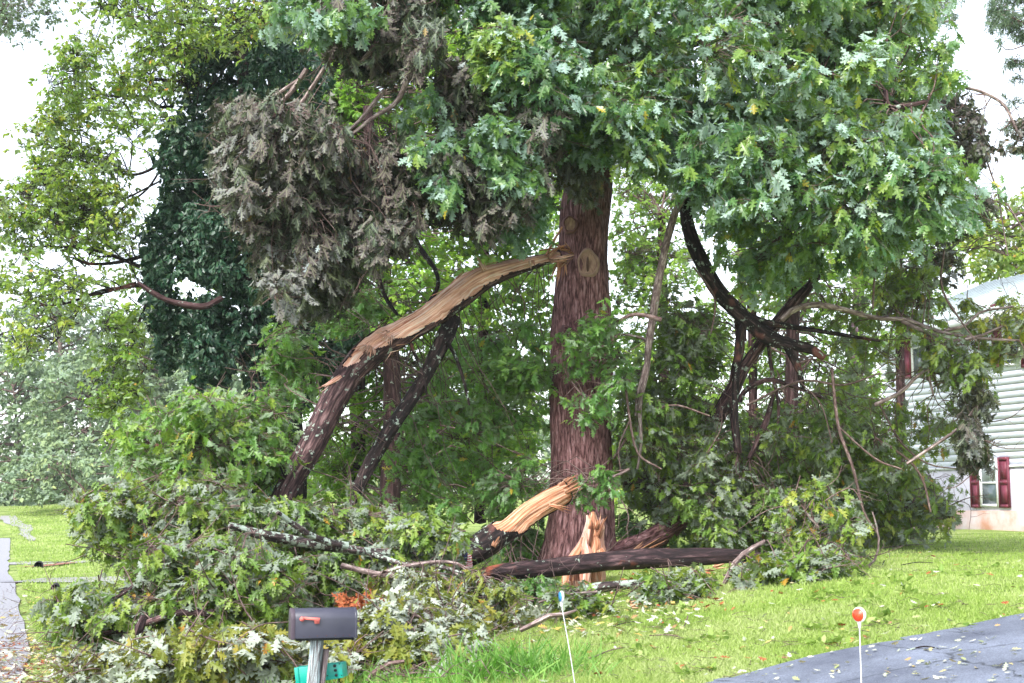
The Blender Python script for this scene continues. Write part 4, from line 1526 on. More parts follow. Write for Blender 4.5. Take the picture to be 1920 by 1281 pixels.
splinters(mb, P(690, 655, 19.95), nrm(P(670, 690, 19.9) - P(700, 640, 20)), .16, 34, .022, 1.0, seed=23, baser=.10)
splinters(mb, P(725, 630, 19.95), np.array([-.3, -.5, -.5]), .13, 26, .02, 1.2, seed=24, baser=.09)
splinters(mb, P(632, 715, 19.9), nrm(P(595, 723, 19.85) - P(650, 690, 19.9)), .34, 10, .05, .12, seed=25, baser=.04)
splinters(mb, P(998, 492, 20.65), np.array([.1, -.2, -1.]), .14, 7, .05, .3, seed=26, baser=.04)
rg = np.random.default_rng(61)
fb = MB()
for q in range(40):
    i = rg.integers(8, int(len(CL) * .58))
    T_ = nrm(CL[i + 1] - CL[i])
    ang = rg.choice([-1., 2.2]) + rg.normal(0, .25)
    A__ = nrm(np.array([0, -1, 0]) - T_ * -T_[1])
    B__ = np.cross(T_, A__)
    B__ = B__ if B__[2] > 0 else -B__
    p0 = CL[i] + RL[i] * (math.cos(ang) * A__ + math.sin(ang) * B__) * 1.0
    sg_ = rg.choice([-1, 1])
    splinters(fb, p0, T_ * sg_ + (math.cos(ang) * A__ + math.sin(ang) * B__) * rg.uniform(.05, .35) + np.array([0, 0, -.1]), rg.uniform(.12, .4), 1, rg.uniform(.012, .035), .1, seed=int(q), baser=.01, thick=.008)
build_pieces(fb, "loose_fibre", M['wood'], tl)
build_pieces(mb, "splinter", M['wood'], tl)
# the foliage hanging off the torn limb, in front of and behind the trunk
lf, tw = MB(), MB()
rts = np.vstack([CL[10::6]])
K2 = dict(bare=12, limb_r=.007, tm='oak', size=.17, k=7, flip=.2, upw=.75, hang=.35)
foliage(lf, tw, [(880, 620), (1020, 600), (1060, 700), (1050, 800), (900, 840), (800, 760), (820, 660)], (21, 23.5), 22, .42, 30, seed=420, roots=rts, tint=(.1, .8), **K2)
foliage(lf, tw, [(760, 740), (1010, 800), (1010, 900), (900, 960), (700, 1000), (730, 860)], (20.6, 23), 24, .40, 24, seed=421, roots=rts, tint=(.1, .8), **K2)
foliage(lf, tw, [(490, 620), (590, 600), (600, 700), (560, 780), (500, 760)], (20.5, 22), 13, .36, 24, seed=422, roots=rts, tint=(.1, .8), **K2)
foliage(lf, tw, [(560, 560), (700, 520), (720, 600), (640, 640)], (22, 23.5), 10, .36, 26, seed=423, roots=rts, tint=(.0, .6), **K2)
lf.build("foliage", M['oak_fresh'], tl)
tw.build("twigs", M['twig'], tl, smooth=True)

# leafy shoots in front of the trunk
sh = thing("leafy_branch", "green leafy branch crossing in front of the middle of the big oak trunk", "branch", P(1230, 640, 20.6))
lf, tw = MB(), MB()
mbb = MB()
C, _ = pxtube(mbb, [(1240, 600, 5), (1190, 590, 4), (1150, 610, 4), (1100, 640, 3.5), (1060, 690, 3), (1090, 740, 2)], 20.4, 7, rough=.2)
mbb.build("stem", M['twig'], sh, smooth=True)
foliage(lf, tw, [(1040, 640), (1110, 580), (1160, 590), (1180, 700), (1160, 790), (1110, 810), (1050, 740)], (19.8, 20.8), 20, .30, 18, seed=430, roots=C, tm='oak', size=.16, k=6, flip=.2, upw=.75, hang=.2, limb_r=.007, tint=(.05, .8))
lf.build("foliage", M['oak_fresh'], sh)
tw.build("twigs", M['twig'], sh, smooth=True)

# ================================================================== SILVER WILTED BOUGHS
def bough(label, stems, D, masses, mat, cat="hanging bough", name="broken_bough", group=None, stemm=None, twm=None, stems_part="stem"):
    root, pts = woodthing(name, label, cat, stems, D, stemm or M['bark_pale'], seg=8, part=stems_part, group=group)
    lf, tw = MB(), MB()
    for ms in masses:
        ms = dict(ms)
        ms.setdefault('limb_r', .007)
        ms.setdefault('bare', int(ms['n'] * .8))
        foliage(lf, tw, roots=pts, **ms)
    if lf.n:
        lf.build("foliage", mat, root)
        tw.build("twigs", twm or M['twig'], root, smooth=True)
    return root


KS = dict(tm='oak', size=.19, k=8, flip=.72, upw=.30, hang=1.1, lift=.1, flat=.95)
bough("great wilted bough of grey silver leaves hung up high left of the oak trunk", [
    [(770, 130, 6), (745, 190, 5), (700, 220, 4), (650, 260, 3)], [(720, 170, 5), (660, 240, 4), (600, 260, 3)], [(575, 130, 5), (540, 180, 5), (500, 210, 3)],
    [(560, 150, 4), (470, 210, 3), (440, 235, 2)], [(620, 110, 5), (560, 200, 4), (520, 240, 3)]], 18.6,
    [dict(poly=[(410, 210), (540, 200), (640, 230), (650, 330), (560, 380), (440, 400), (395, 330)], D=(17.8, 19.6), n=34, r=.42, sprays=44, seed=501, tint=(.1, .8), **KS),
     dict(poly=[(440, 360), (640, 320), (760, 360), (770, 440), (690, 500), (560, 480), (450, 450)], D=(18.2, 20), n=36, r=.42, sprays=46, seed=502, tint=(0, .6), **KS),
     dict(poly=[(490, 470), (620, 470), (700, 520), (640, 570), (560, 590), (500, 540)], D=(18.2, 19.6), n=15, r=.36, sprays=36, seed=503, tint=(.2, .8), **KS),
     dict(poly=[(640, 280), (770, 260), (800, 350), (780, 420), (700, 360)], D=(18.4, 20), n=16, r=.40, sprays=38, seed=504, tint=(0, .6), **KS)], M['silver'])
bough("dark drooping cluster of wilted leaves at the top centre left of the oak crown", [
    [(760, -60, 8), (740, 20, 7), (700, 90, 5), (660, 130, 4)]], 18.4,
    [dict(poly=[(600, -20), (800, -20), (820, 100), (760, 140), (690, 135), (610, 110)], D=(17.8, 19.4), n=30, r=.40, sprays=44, seed=510, tint=(0, .6), **KS)], M['silver'])
bough("dark wilted bough of drooping leaves just left of the oak trunk above the torn limb", [
    [(930, 60, 7), (900, 160, 6), (880, 230, 5), (860, 300, 4)], [(905, 180, 4), (930, 260, 3), (950, 320, 2)]], 19.2,
    [dict(poly=[(830, 110), (1000, 130), (1050, 220), (1010, 330), (900, 330), (820, 230)], D=(18.8, 20.6), n=34, r=.42, sprays=44, seed=520, tint=(0, .6), **KS),
     dict(poly=[(790, 280), (900, 300), (1020, 320), (1040, 370), (960, 420), (880, 440), (800, 400)], D=(18.6, 20.4), n=24, r=.38, sprays=40, seed=521, tint=(.1, .7), **KS)], M['silver'])
KO = dict(KS)
KO.update(size=.15, flip=.35)
bough("small olive bough draped over the upper oak trunk", [[(1130, 190, 5), (1100, 240, 4), (1080, 290, 3)]], 20.8,
      [dict(poly=[(1045, 250), (1130, 250), (1130, 330), (1110, 380), (1050, 350)], D=(20.3, 21.0), n=20, r=.26, sprays=34, seed=522, tint=(.3, .9), **KO)], M['silver'])

# ================================================================== RIGHT: HANGING LIMBS AND THE FALLEN TOP
hl = woodthing("hanging_limb", "thick black hanging limb curving down right of the oak trunk and forking at its end", "broken limb", [
    [(1278, 300, 10), (1284, 350, 11), (1290, 420, 12), (1310, 480, 13), (1345, 545, 14), (1395, 595, 15), (1440, 630, 15), (1480, 645, 13), (1520, 655, 9), (1545, 672, 6)],
    [(1470, 635, 10), (1485, 665, 9), (1500, 700, 6), (1505, 730, 4)],
    [(1400, 590, 6), (1440, 605, 6), (1500, 615, 5), (1580, 628, 4), (1650, 640, 2)],
    [(1395, 600, 8), (1386, 640, 8), (1382, 690, 7), (1378, 760, 6), (1382, 840, 4)]], 22.0, M['bark_dark'], seg=14, rough=.16, ridges=9, part="limb")[0]
woodthing("hanging_branch", "thin reddish branch hanging straight down between the oak trunk and the black limb", "branch", [
    [(1282, 370, 5), (1262, 410, 7), (1240, 500, 7.5), (1226, 580, 7), (1216, 650, 6), (1212, 700, 5), (1200, 760, 5), (1202, 830, 3.5), (1195, 880, 2)], [(1216, 660, 3.5), (1205, 705, 3), (1195, 740, 3), (1192, 780, 2)],
    [(1218, 640, 3), (1190, 630, 2.5), (1150, 625, 1.5)]], 21.0, M['bark_pale'], seg=9, rough=.2, part="stem")

KF = dict(tm='oak', size=.18, k=7, flip=.33, upw=.6, hang=.45, lift=.25, jit=22.)
bough("tangled fallen oak top with crossing limbs leaning right of the big trunk", [
    [(1340, 790, 14), (1370, 740, 14), (1395, 690, 11), (1430, 640, 11), (1470, 590, 12), (1510, 545, 9), (1535, 515, 6)],
    [(1385, 600, 9), (1388, 650, 9), (1378, 700, 9), (1374, 760, 9), (1384, 850, 7)],
    [(1385, 755, 5), (1400, 730, 5), (1440, 712, 5), (1480, 722, 4), (1540, 745, 3)],
    [(1440, 640, 4), (1448, 700, 4), (1460, 760, 3), (1455, 830, 2)],
    [(1405, 860, 5), (1425, 820, 7), (1440, 780, 6), (1450, 740, 3)],
    [(1170, 908, 10), (1200, 905, 12), (1235, 920, 10), (1290, 912, 8)]], 22.5,
    [dict(poly=[(1240, 560), (1300, 560), (1350, 640), (1340, 700), (1280, 720), (1230, 660)], D=(21.5, 23), n=18, r=.36, sprays=34, seed=540, tint=(0, .6), **KF),
     dict(poly=[(1170, 680), (1260, 720), (1330, 760), (1350, 900), (1320, 1000), (1210, 1000), (1160, 900), (1160, 780)], D=(21.5, 24), n=36, r=.38, sprays=24, seed=541, tint=(0, .7), **KF),
     dict(poly=[(1340, 800), (1440, 760), (1560, 760), (1660, 800), (1660, 900), (1560, 960), (1380, 960), (1320, 900)], D=(22, 25), n=46, r=.38, sprays=26, seed=542, tint=(0, .75), **KF),
     dict(poly=[(1300, 940), (1480, 920), (1480, 1010), (1420, 1030), (1300, 1025)], D=(21.5, 23.5), n=26, r=.40, sprays=34, seed=543, tint=(0, .7), **KF)],
    M['fallen'], cat="fallen tree top", name="fallen_tree_top", stemm=M['bark_limb'], stems_part="limb")
bough("dense leafy bough lying on the lawn left of the house's lower window", [
    [(1540, 880, 5), (1600, 850, 5), (1680, 900, 4), (1720, 950, 3)], [(1560, 1020, 6), (1640, 960, 5), (1700, 930, 4)]], 26,
    [dict(poly=[(1470, 860), (1600, 810), (1700, 850), (1745, 890), (1775, 940), (1795, 985), (1700, 1010), (1600, 1020), (1480, 1020)], D=(24, 28), n=62, r=.42, sprays=28, seed=550, tint=(.05, .85), **KF),
     dict(poly=[(1500, 720), (1620, 700), (1680, 760), (1660, 830), (1540, 820)], D=(25, 28), n=16, r=.38, sprays=22, seed=551, tint=(.1, .9), **KF)],
    M['fallen'], cat="fallen bough", stemm=M['bark_limb'])
KM = dict(tm='oak', size=.165, k=6, flip=.3, upw=.6, hang=.6, lift=.1)
ab = bough("long pale branch arching right across the front of the house with yellowing leaves", [
    [(1465, 600, 5), (1490, 580, 6), (1530, 572, 6), (1580, 580, 5), (1640, 596, 4.5), (1700, 600, 4), (1740, 615, 3.5), (1790, 628, 3), (1860, 636, 3), (1960, 640, 2)],
    [(1690, 602, 4), (1730, 620, 4), (1780, 638, 3.5), (1830, 632, 3), (1880, 612, 2)],
    [(1770, 620, 3), (1810, 610, 3), (1840, 585, 2.5), (1900, 575, 2)],
    [(1740, 628, 2.5), (1742, 700, 2.5), (1750, 740, 2)], [(1640, 760, 4), (1690, 735, 4), (1720, 705, 3), (1745, 690, 2)]], 21.5,
    [dict(poly=[(1650, 480), (1760, 500), (1770, 600), (1700, 640), (1640, 600)], D=(21, 23), n=16, r=.32, sprays=16, seed=560, tint=(.1, .9), **KM),
     dict(poly=[(1720, 640), (1800, 640), (1840, 680), (1840, 720), (1780, 720), (1730, 690)], D=(21, 22.5), n=14, r=.34, sprays=30, seed=561, tint=(0, .8), **KM),
     dict(poly=[(1800, 560), (1960, 560), (1960, 660), (1860, 690), (1800, 650)], D=(21, 22.5), n=16, r=.32, sprays=16, seed=562, tint=(.4, 1), **KM),
     dict(poly=[(1580, 540), (1690, 640), (1680, 720), (1600, 700), (1540, 620)], D=(22, 24), n=12, r=.32, sprays=14, seed=563, tint=(.2, .9), **KM),
     dict(poly=[(1600, 740), (1700, 760), (1790, 770), (1800, 850), (1700, 870), (1620, 850)], D=(22, 24), n=14, r=.30, sprays=14, seed=564, tint=(.1, .8), **KM)],
    M['fallen'], cat="branch", name="arching_branch", stemm=M['bark_pale'])
bough("bare pale twig with a hanging grey brown leaf cluster in front of the lower window", [
    [(1700, 870, 3), (1760, 830, 3), (1800, 800, 2.6), (1840, 750, 2.2)], [(1830, 700, 2), (1832, 760, 2), (1828, 830, 2)]], 21.5,
    [dict(poly=[(1805, 790), (1840, 790), (1850, 870), (1820, 900), (1800, 850)], D=(21.2, 21.8), n=9, r=.20, sprays=24, seed=570, tint=(.2, .8), **KS),
     dict(poly=[(1790, 720), (1850, 720), (1870, 790), (1800, 790)], D=(21.2, 21.8), n=7, r=.2, sprays=16, seed=571, tint=(.3, .9), **KM)], M['silver'], cat="branch")
# thin grey brush on the right edge of the crown
bough("wispy grey brown branch drooping at the right edge of the oak crown under the sky", [
    [(1797, 162, 3), (1840, 172, 3.2), (1880, 195, 3), (1900, 230, 2.6), (1915, 260, 2)], [(1850, 300, 2), (1868, 350, 2), (1900, 400, 1.8), (1925, 440, 1.5)], [(1870, 350, 1.5), (1880, 420, 1.5), (1890, 480, 1.2)]], 23,
    [dict(poly=[(1770, 170), (1830, 180), (1860, 260), (1850, 320), (1790, 320), (1760, 240)], D=(22.5, 24), n=20, r=.36, sprays=24, seed=575, tm='plain', size=.12, k=7, flip=.5, upw=.3, hang=.5, tint=(.1, .9)),
     dict(poly=[(1820, 350), (1870, 360), (1860, 400), (1790, 430), (1760, 400)], D=(21.5, 23), n=9, r=.32, sprays=24, seed=576, tm='oak', size=.17, k=6, flip=.4, upw=.6, tint=(0, .7)),
     dict(poly=[(1900, 200), (1960, 200), (1960, 290), (1880, 290)], D=(22.5, 24), n=8, r=.3, sprays=18, seed=577, tm='plain', size=.11, k=6, flip=.3, upw=.5, tint=(.2, 1.)),
     dict(poly=[(1740, 440), (1800, 440), (1790, 560), (1700, 520)], D=(22.5, 24), n=9, r=.32, sprays=22, seed=578, tm='oak', size=.15, k=6, flip=.5, upw=.5, tint=(.2, 1.))], M['silver'], cat="branch")

# low boughs on the lawn, right
KG = dict(tm='oak', size=.19, k=7, flip=.6, upw=.7, hang=.25, lift=.3, flat=.7)
bough("silver leaved bough lying on the lawn at the right end of the log", [
    [(1358, 1095, 4), (1375, 1060, 5), (1400, 1035, 5), (1435, 1015, 4)], [(1400, 1130, 4), (1480, 1090, 4), (1560, 1110, 3)]], 17.5,
    [dict(poly=[(1385, 1075), (1450, 1050), (1580, 1060), (1600, 1100), (1530, 1140), (1420, 1140), (1385, 1110)], D=(16.8, 18), n=26, r=.25, sprays=18, seed=580, tint=(0, .8), **KG)], M['fallen'], cat="fallen bough")
bough("upright green and silver sprig with a curling twig on the lawn before the piled boughs", [
    [(1635, 1105, 1.5), (1612, 1080, 2), (1640, 1050, 2.4), (1648, 1010, 2), (1636, 960, 1.5)], [(1600, 1080, 3), (1560, 1020, 3), (1510, 960, 2.5)]], 19,
    [dict(poly=[(1450, 960), (1500, 900), (1560, 900), (1600, 950), (1630, 1010), (1600, 1070), (1540, 1085), (1470, 1040)], D=(18.4, 20), n=26, r=.26, sprays=12, seed=581, tint=(.05, .9), **KF)], M['fallen'], cat="fallen bough")
bough("low spray of silver leaves on the lawn below the middle of the log", [
    [(1180, 1130, 3), (1240, 1095, 3), (1300, 1090, 3), (1340, 1120, 2)]], 17,
    [dict(poly=[(1200, 1100), (1270, 1085), (1340, 1110), (1330, 1150), (1260, 1165), (1205, 1150)], D=(16.4, 17.6), n=15, r=.22, sprays=16, seed=582, tint=(0, .8), **KG)], M['fallen'], cat="fallen bough")
bough("small silver and green sprig beside the blue reflector", [
    [(1010, 1130, 2), (1060, 1115, 2), (1120, 1110, 2)]], 16,
    [dict(poly=[(1020, 1115), (1100, 1110), (1160, 1130), (1100, 1150), (1030, 1145)], D=(15.6, 16.6), n=9, r=.18, sprays=14, seed=583, tint=(0, .9), **KG)], M['fallen'], cat="fallen bough")

# ================================================================== LEFT PILE OF FALLEN BRANCHES
bough("leafy crown of the torn limb spilling over at the left, highest of the left pile", [
    [(500, 960, 12), (420, 900, 9), (340, 860, 6), (260, 820, 4)], [(470, 930, 8), (440, 840, 6), (440, 780, 4)]], 19.5,
    [dict(poly=[(210, 790), (330, 750), (450, 740), (540, 780), (550, 880), (460, 930), (330, 920), (230, 870)], D=(18.6, 21), n=58, r=.40, sprays=28, seed=600, tint=(.3, 1), **KF)], M['oak_fresh'], cat="fallen bough", stemm=M['bark_dark'])
bough("hanging rounded bough of green leaves at the left edge of the pile above the grass", [
    [(450, 960, 8), (360, 930, 6), (260, 960, 5), (200, 1000, 3)]], 18,
    [dict(poly=[(140, 930), (260, 900), (260, 1060), (210, 1060), (150, 1000)], D=(17.2, 18.6), n=24, r=.32, sprays=26, seed=610, tint=(.05, .9), **KF),
     dict(poly=[(280, 920), (430, 900), (520, 960), (460, 1040), (330, 1040), (280, 990)], D=(17.4, 19), n=34, r=.36, sprays=30, seed=611, tint=(0, .8), **KF)], M['fallen'], cat="fallen bough", stemm=M['bark_dark'])
bough("low spreading bough reaching left over the road edge", [
    [(400, 1150, 7), (330, 1150, 6), (240, 1180, 5), (170, 1190, 3)], [(250, 1100, 4), (210, 1125, 3), (160, 1135, 2)]], 15.5,
    [dict(poly=[(90, 1120), (200, 1100), (260, 1150), (260, 1220), (180, 1230), (100, 1190)], D=(15, 16.4), n=24, r=.28, sprays=24, seed=620, tint=(0, .9), **KF)], M['fallen'], cat="fallen bough", stemm=M['bark_limb'])
bough("mass of silver and green leaves heaped in the middle of the left pile", [
    [(470, 1060, 7), (440, 1020, 6), (436, 980, 4)], [(560, 1180, 5), (480, 1130, 5), (440, 1080, 4)], [(262, 1150, 5), (258, 1190, 7), (246, 1240, 6)]], 16.5,
    [dict(poly=[(260, 1020), (420, 1020), (540, 1040), (560, 1140), (460, 1200), (320, 1190), (240, 1120)], D=(15.6, 18), n=60, r=.33, sprays=30, seed=630, bare=70, tint=(0, .75), **KF)], M['fallen'], cat="fallen bough", stemm=M['bark_dark'])
KB = dict(KF)
KB.update(flip=.5, size=.18)
bough("pale silvery bough along the bottom left of the photo before the pile", [
    [(300, 1290, 4), (380, 1240, 4), (460, 1220, 3)], [(520, 1290, 3), (440, 1260, 3)]], 13.6,
    [dict(poly=[(110, 1250), (330, 1190), (520, 1180), (570, 1300), (100, 1310)], D=(12.8, 14.6), n=48, r=.26, sprays=24, seed=640, tint=(.15, .9), **KB)], M['olive'], cat="fallen bough")
bough("yellowing bough with silver undersides lying right behind the mailbox", [
    [(760, 1180, 4), (700, 1220, 5), (660, 1260, 5), (640, 1300, 4)], [(720, 1120, 4), (790, 1160, 3), (830, 1200, 2)]], 14.2,
    [dict(poly=[(640, 1170), (760, 1130), (880, 1160), (900, 1230), (860, 1290), (640, 1310)], D=(13.6, 15.4), n=52, r=.25, sprays=24, seed=650, tint=(.1, .8), **KB),
     dict(poly=[(500, 1200), (650, 1200), (640, 1310), (500, 1310)], D=(13, 14.4), n=18, r=.25, sprays=22, seed=651, tint=(.2, .9), **KB)], M['olive'], cat="fallen bough")
KY = dict(KF)
KY.update(flip=.35, size=.17)
bough("olive green bough heaped between the mailbox and the lower log", [
    [(640, 1060, 5), (700, 1075, 5), (780, 1090, 4), (850, 1120, 3)], [(700, 1080, 4), (770, 1060, 4), (850, 1055, 3), (910, 1090, 2)]], 16.5,
    [dict(poly=[(700, 1085), (800, 1075), (880, 1100), (980, 1110), (1010, 1140), (920, 1175), (800, 1170), (700, 1130)], D=(15.6, 17.4), n=38, r=.26, sprays=22, seed=660, tint=(.0, .8), **KY)], M['olive'], cat="fallen bough")
bough("dark green bough under the lichen covered branch, left of the flag", [
    [(560, 1040, 5), (640, 1060, 4), (740, 1040, 3)]], 18,
    [dict(poly=[(520, 940), (620, 960), (740, 960), (860, 1000), (850, 1080), (700, 1090), (580, 1150), (510, 1060)], D=(17.2, 19.6), n=56, r=.34, sprays=28, seed=670, tint=(0, .75), **KF)], M['fallen'], cat="fallen bough", stemm=M['bark_dark'])
bough("low brush of green leaves at the foot of the oak around the split stump", [
    [(940, 1110, 3), (1010, 1100, 3), (1100, 1120, 2)]], 20,
    [dict(poly=[(860, 1105), (1060, 1105), (1050, 1135), (930, 1140)], D=(18.0, 19), n=24, r=.22, sprays=18, seed=680, tint=(0, .8), **KY),
     dict(poly=[(930, 960), (1010, 960), (1020, 1060), (920, 1040)], D=(22, 23), n=14, r=.3, sprays=24, seed=681, tint=(0, .7), **KY),
     dict(poly=[(1140, 960), (1260, 1000), (1300, 1040), (1180, 1030)], D=(22.5, 23.5), n=12, r=.28, sprays=22, seed=682, tint=(0, .7), **KY)], M['oak_fresh'], cat="fallen bough")
bough("green leaves hanging in front of the oak trunk above the split log", [
    [(1180, 880, 3), (1150, 895, 3), (1110, 905, 2)]], 20.4,
    [dict(poly=[(1060, 890), (1150, 880), (1150, 930), (1100, 960), (1060, 950)], D=(20, 20.8), n=9, r=.2, sprays=14, seed=690, tm='oak', size=.15, k=6, flip=.1, upw=.6, hang=.4, tint=(.1, .7)),
     dict(poly=[(900, 900), (980, 860), (990, 930), (920, 960)], D=(20.8, 21.6), n=9, r=.28, sprays=22, seed=691, tm='oak', size=.15, k=6, flip=.2, upw=.6, hang=.4, tint=(.1, .7))], M['oak_fresh'], cat="branch")

# ================================================================== LOGS AND STUMP
log = woodthing("fallen_log", "long dark log with red rubbed patches lying across the foot of the oak", "log", [
    [(880, 1083, 9, 18.40), (905, 1080, 13, 18.40), (950, 1072, 15, 18.50), (1020, 1066, 16, 18.60), (1100, 1057, 17, 18.70), (1200, 1048, 17, 18.80), (1260, 1046, 17, 18.90), (1320, 1043, 15, 18.90), (1390, 1042, 13, 19.00), (1440, 1047, 9, 19.00)]], 19.7, M['bark_log'], seg=26, rough=.14, ridges=12, part="stem")[0]
mb = MB()
splinters(mb, P(905, 1080, 18.35), nrm(P(860, 1088, 18.30) - P(905, 1080, 18.30)), .2, 12, .03, .3, seed=31, baser=.07)
mb.build("splintered_end", M['wood_y'], log)
woodthing("fallen_branch", "knobbly lichen covered branch on the lawn below the log", "branch", [
    [(1070, 1112, 7), (1110, 1104, 9), (1160, 1098, 8), (1230, 1092, 7), (1280, 1086, 7), (1330, 1092, 5), (1370, 1100, 3)]], 18.0, M['bark_lichen'], seg=12, rough=.25, part="stem")
woodthing("fallen_branch", "long grey lichen covered branch running from the left pile to the split log", "branch", [
    [(430, 985, 5, 16.00), (480, 1000, 8, 16.24), (540, 1012, 9, 16.48), (620, 1026, 8, 16.72), (700, 1036, 8, 17.20), (780, 1040, 9, 17.68), (860, 1040, 10, 18.40)],
    [(520, 960, 4, 16.00), (560, 990, 6, 16.24), (600, 1012, 7, 16.48), (650, 1024, 7, 16.72)], [(700, 1040, 5, 16.96), (760, 1058, 4, 16.72), (820, 1062, 4, 16.48), (870, 1075, 3, 16.24)]], 18.5, M['bark_lichen'], seg=11, rough=.22, part="stem")
woodthing("fallen_branch", "pale forked branch lying across the leaves left of the flag", "branch", [
    [(700, 1082, 5), (750, 1062, 5), (800, 1058, 4.5), (850, 1070, 4), (880, 1100, 3), (895, 1120, 2)], [(800, 1056, 3), (830, 1080, 3), (850, 1100, 2)]], 17.4, M['bark_pale'], seg=8, rough=.2, part="stem")
woodthing("fallen_branch", "pale red branch lying on the leaves at the bottom, right of the mailbox post", "branch", [
    [(680, 1290, 4.5), (700, 1262, 5), (730, 1245, 4.5), (758, 1240, 3)], [(716, 1252, 3), (740, 1262, 2), (770, 1270, 1.5)]], 13.2, M['twig'], seg=8, rough=.2, part="stem")
woodthing("fallen_branch", "short broken stub with red raw bark standing in the left pile", "branch", [
    [(245, 1240, 8), (252, 1205, 9), (262, 1175, 8), (270, 1155, 6)], [(252, 1200, 5), (235, 1190, 4), (228, 1205, 3)], [(258, 1190, 4), (290, 1185, 3.5), (320, 1182, 3)]], 14.6, M['bark_log'], seg=11, rough=.2, part="stem")
woodthing("fallen_branch", "bare brown branch reaching out of the pile over the grass at the left", "branch", [
    [(255, 1100, 4), (225, 1110, 5), (195, 1128, 4), (165, 1135, 2.5)], [(225, 1108, 3), (200, 1108, 2.5), (160, 1115, 1.5)], [(190, 1130, 2), (175, 1150, 1.5), (168, 1170, 1)]], 16.4, M['bark_dark'], seg=7, rough=.2, part="stem")
woodthing("fallen_branch", "dark bare twigs arching over the pale grass at the left of the pile", "branch", [
    [(300, 945, 4), (270, 952, 4), (230, 965, 3), (205, 990, 2)], [(270, 952, 2.5), (240, 950, 2), (215, 958, 1.5)]], 18.4, M['bark_dark'], seg=7, rough=.2, part="stem")
brk = woodthing("broken_branch_end", "snapped orange brown branch end poking out of the left pile", "branch", [
    [(372, 1065, 9), (385, 1045, 12), (395, 1030, 8)]], 16.6, M['wood_y'], seg=12, rough=.3, part="stem")[0]
woodthing("bark_fragment", "torn strip of pale bark and fibres hanging in the left pile", "bark strip", [
    [(310, 1060, 2), (330, 1045, 5), (350, 1028, 5), (356, 1022, 2)]], 16.4, M['bark_pale'], seg=6, rough=.4, part="strip")
woodthing("fallen_branch", "dark branch stub standing upright in the left pile left of the mailbox", "branch", [
    [(436, 1095, 7), (440, 1060, 9), (440, 1030, 8), (436, 1010, 5)]], 16.2, M['bark_dark'], seg=12, rough=.3, part="stem")
woodthing("fallen_branch", "light brown knotty stick on the lawn below the log, its left end in the leaves", "branch", [
    [(975, 1182, 3.5), (1000, 1170, 4.5), (1030, 1155, 4), (1060, 1152, 3), (1080, 1145, 2)]], 14.8, M['bark_pale'], seg=8, rough=.35, part="stem")

# split log: bark at the lower end, bare wood above with a ragged end
sl = thing("split_log", "split log propped at a slant with bright splintered end before the oak", "log", P(860, 1060, 19.8))
pts, rad = pxpath([(1062, 920, 19, 20.2), (1030, 936, 23, 20.1), (990, 960, 24, 20.0), (960, 985, 25, 19.9), (930, 1005, 23, 19.8), (900, 1026, 22, 19.7), (870, 1044, 18, 19.7), (845, 1056, 14, 19.7)], 20)
split_limb(sl, pts, rad, -1.4, 3.0, (0, .62), seg=60, seed=31, matb=M['bark_dark'], matw=M['wood_y'], hollow=.22, jag=.35)
mb = MB()
d = nrm(pts[0] - pts[2])
splinters(mb, pts[0], d, .30, 40, .045, .22, seed=41, baser=rad[0] * .85, thick=.02)
splinters(mb, P(1040, 950, 19.9), nrm(P(1085, 958, 19.9) - P(1030, 945, 19.9)), .34, 5, .03, .2, seed=42, baser=.03)
splinters(mb, P(928, 1020, 19.55), nrm(P(940, 1005, 19.5) - P(925, 1035, 19.5)), .16, 6, .05, .2, seed=43, baser=.03)
build_pieces(mb, "splinter", M['wood_y'], sl)

# splintered stump, standing in front of the oak's foot
sp_ = P(1095, 1095, 19.2)
st_ = thing("splintered_stump", "jagged upright stump of torn orange wood standing before the oak behind the log", "stump", G(sp_[0], sp_[1]))
mb = MB()
for q, shard in enumerate([[(1072, 1112, 17, 19.35), (1076, 1080, 17, 19.35), (1084, 1050, 16, 19.30), (1098, 1018, 11, 19.30), (1103, 985, 7, 19.25), (1101, 966, 2, 19.25)],
                          [(1100, 1114, 18, 19.45), (1102, 1085, 18, 19.45), (1106, 1050, 17, 19.40), (1108, 1015, 14, 19.35), (1112, 985, 9, 19.35), (1112, 960, 3, 19.35)],
                          [(1124, 1108, 13, 19.50), (1122, 1075, 14, 19.45), (1123, 1045, 14, 19.40), (1122, 1018, 11, 19.35), (1126, 990, 7, 19.30), (1131, 974, 2, 19.25)],
                          [(1066, 1100, 12, 19.20), (1070, 1070, 11, 19.15), (1078, 1048, 8, 19.15), (1090, 1026, 5, 19.15), (1092, 1008, 2, 19.15)],
                          [(1096, 1100, 10, 19.15), (1098, 1070, 10, 19.15), (1100, 1045, 9, 19.10), (1096, 1020, 6, 19.10), (1099, 1000, 2, 19.10)],
                          [(1118, 1060, 8, 19.20), (1116, 1040, 9, 19.15), (1119, 1020, 7, 19.15), (1117, 1006, 3, 19.15)]]):
    sh_ = MB()
    pts, rad = pxpath(shard, 20.5)
    tube(sh_, pts, rad, seg=30, n=46, rough=.3, ridges=0, seed=9 + q)
    cc = sh_.V[0].reshape(46, 31, 3)
    ctr_ = cc[:, :30].mean(1, keepdims=True)
    dv = cc - ctr_
    thx = np.linspace(0, 2 * np.pi, 31)[None]
    g = .70 + .65 * vnoise(thx * 3.5 + 0 * cc[..., 0], cc[..., 2] * 3.2, 5 + q) - .30 * vnoise(thx * 8, cc[..., 2] * 11, 6 + q)
    g[:, -1] = g[:, 0]
    sh_.V[0] = (ctr_ + dv * g[..., None]).reshape(-1, 3)
    sh_.build("torn_wood", M['wood_y'] if q % 2 else M['wood'], st_)
mb = MB()
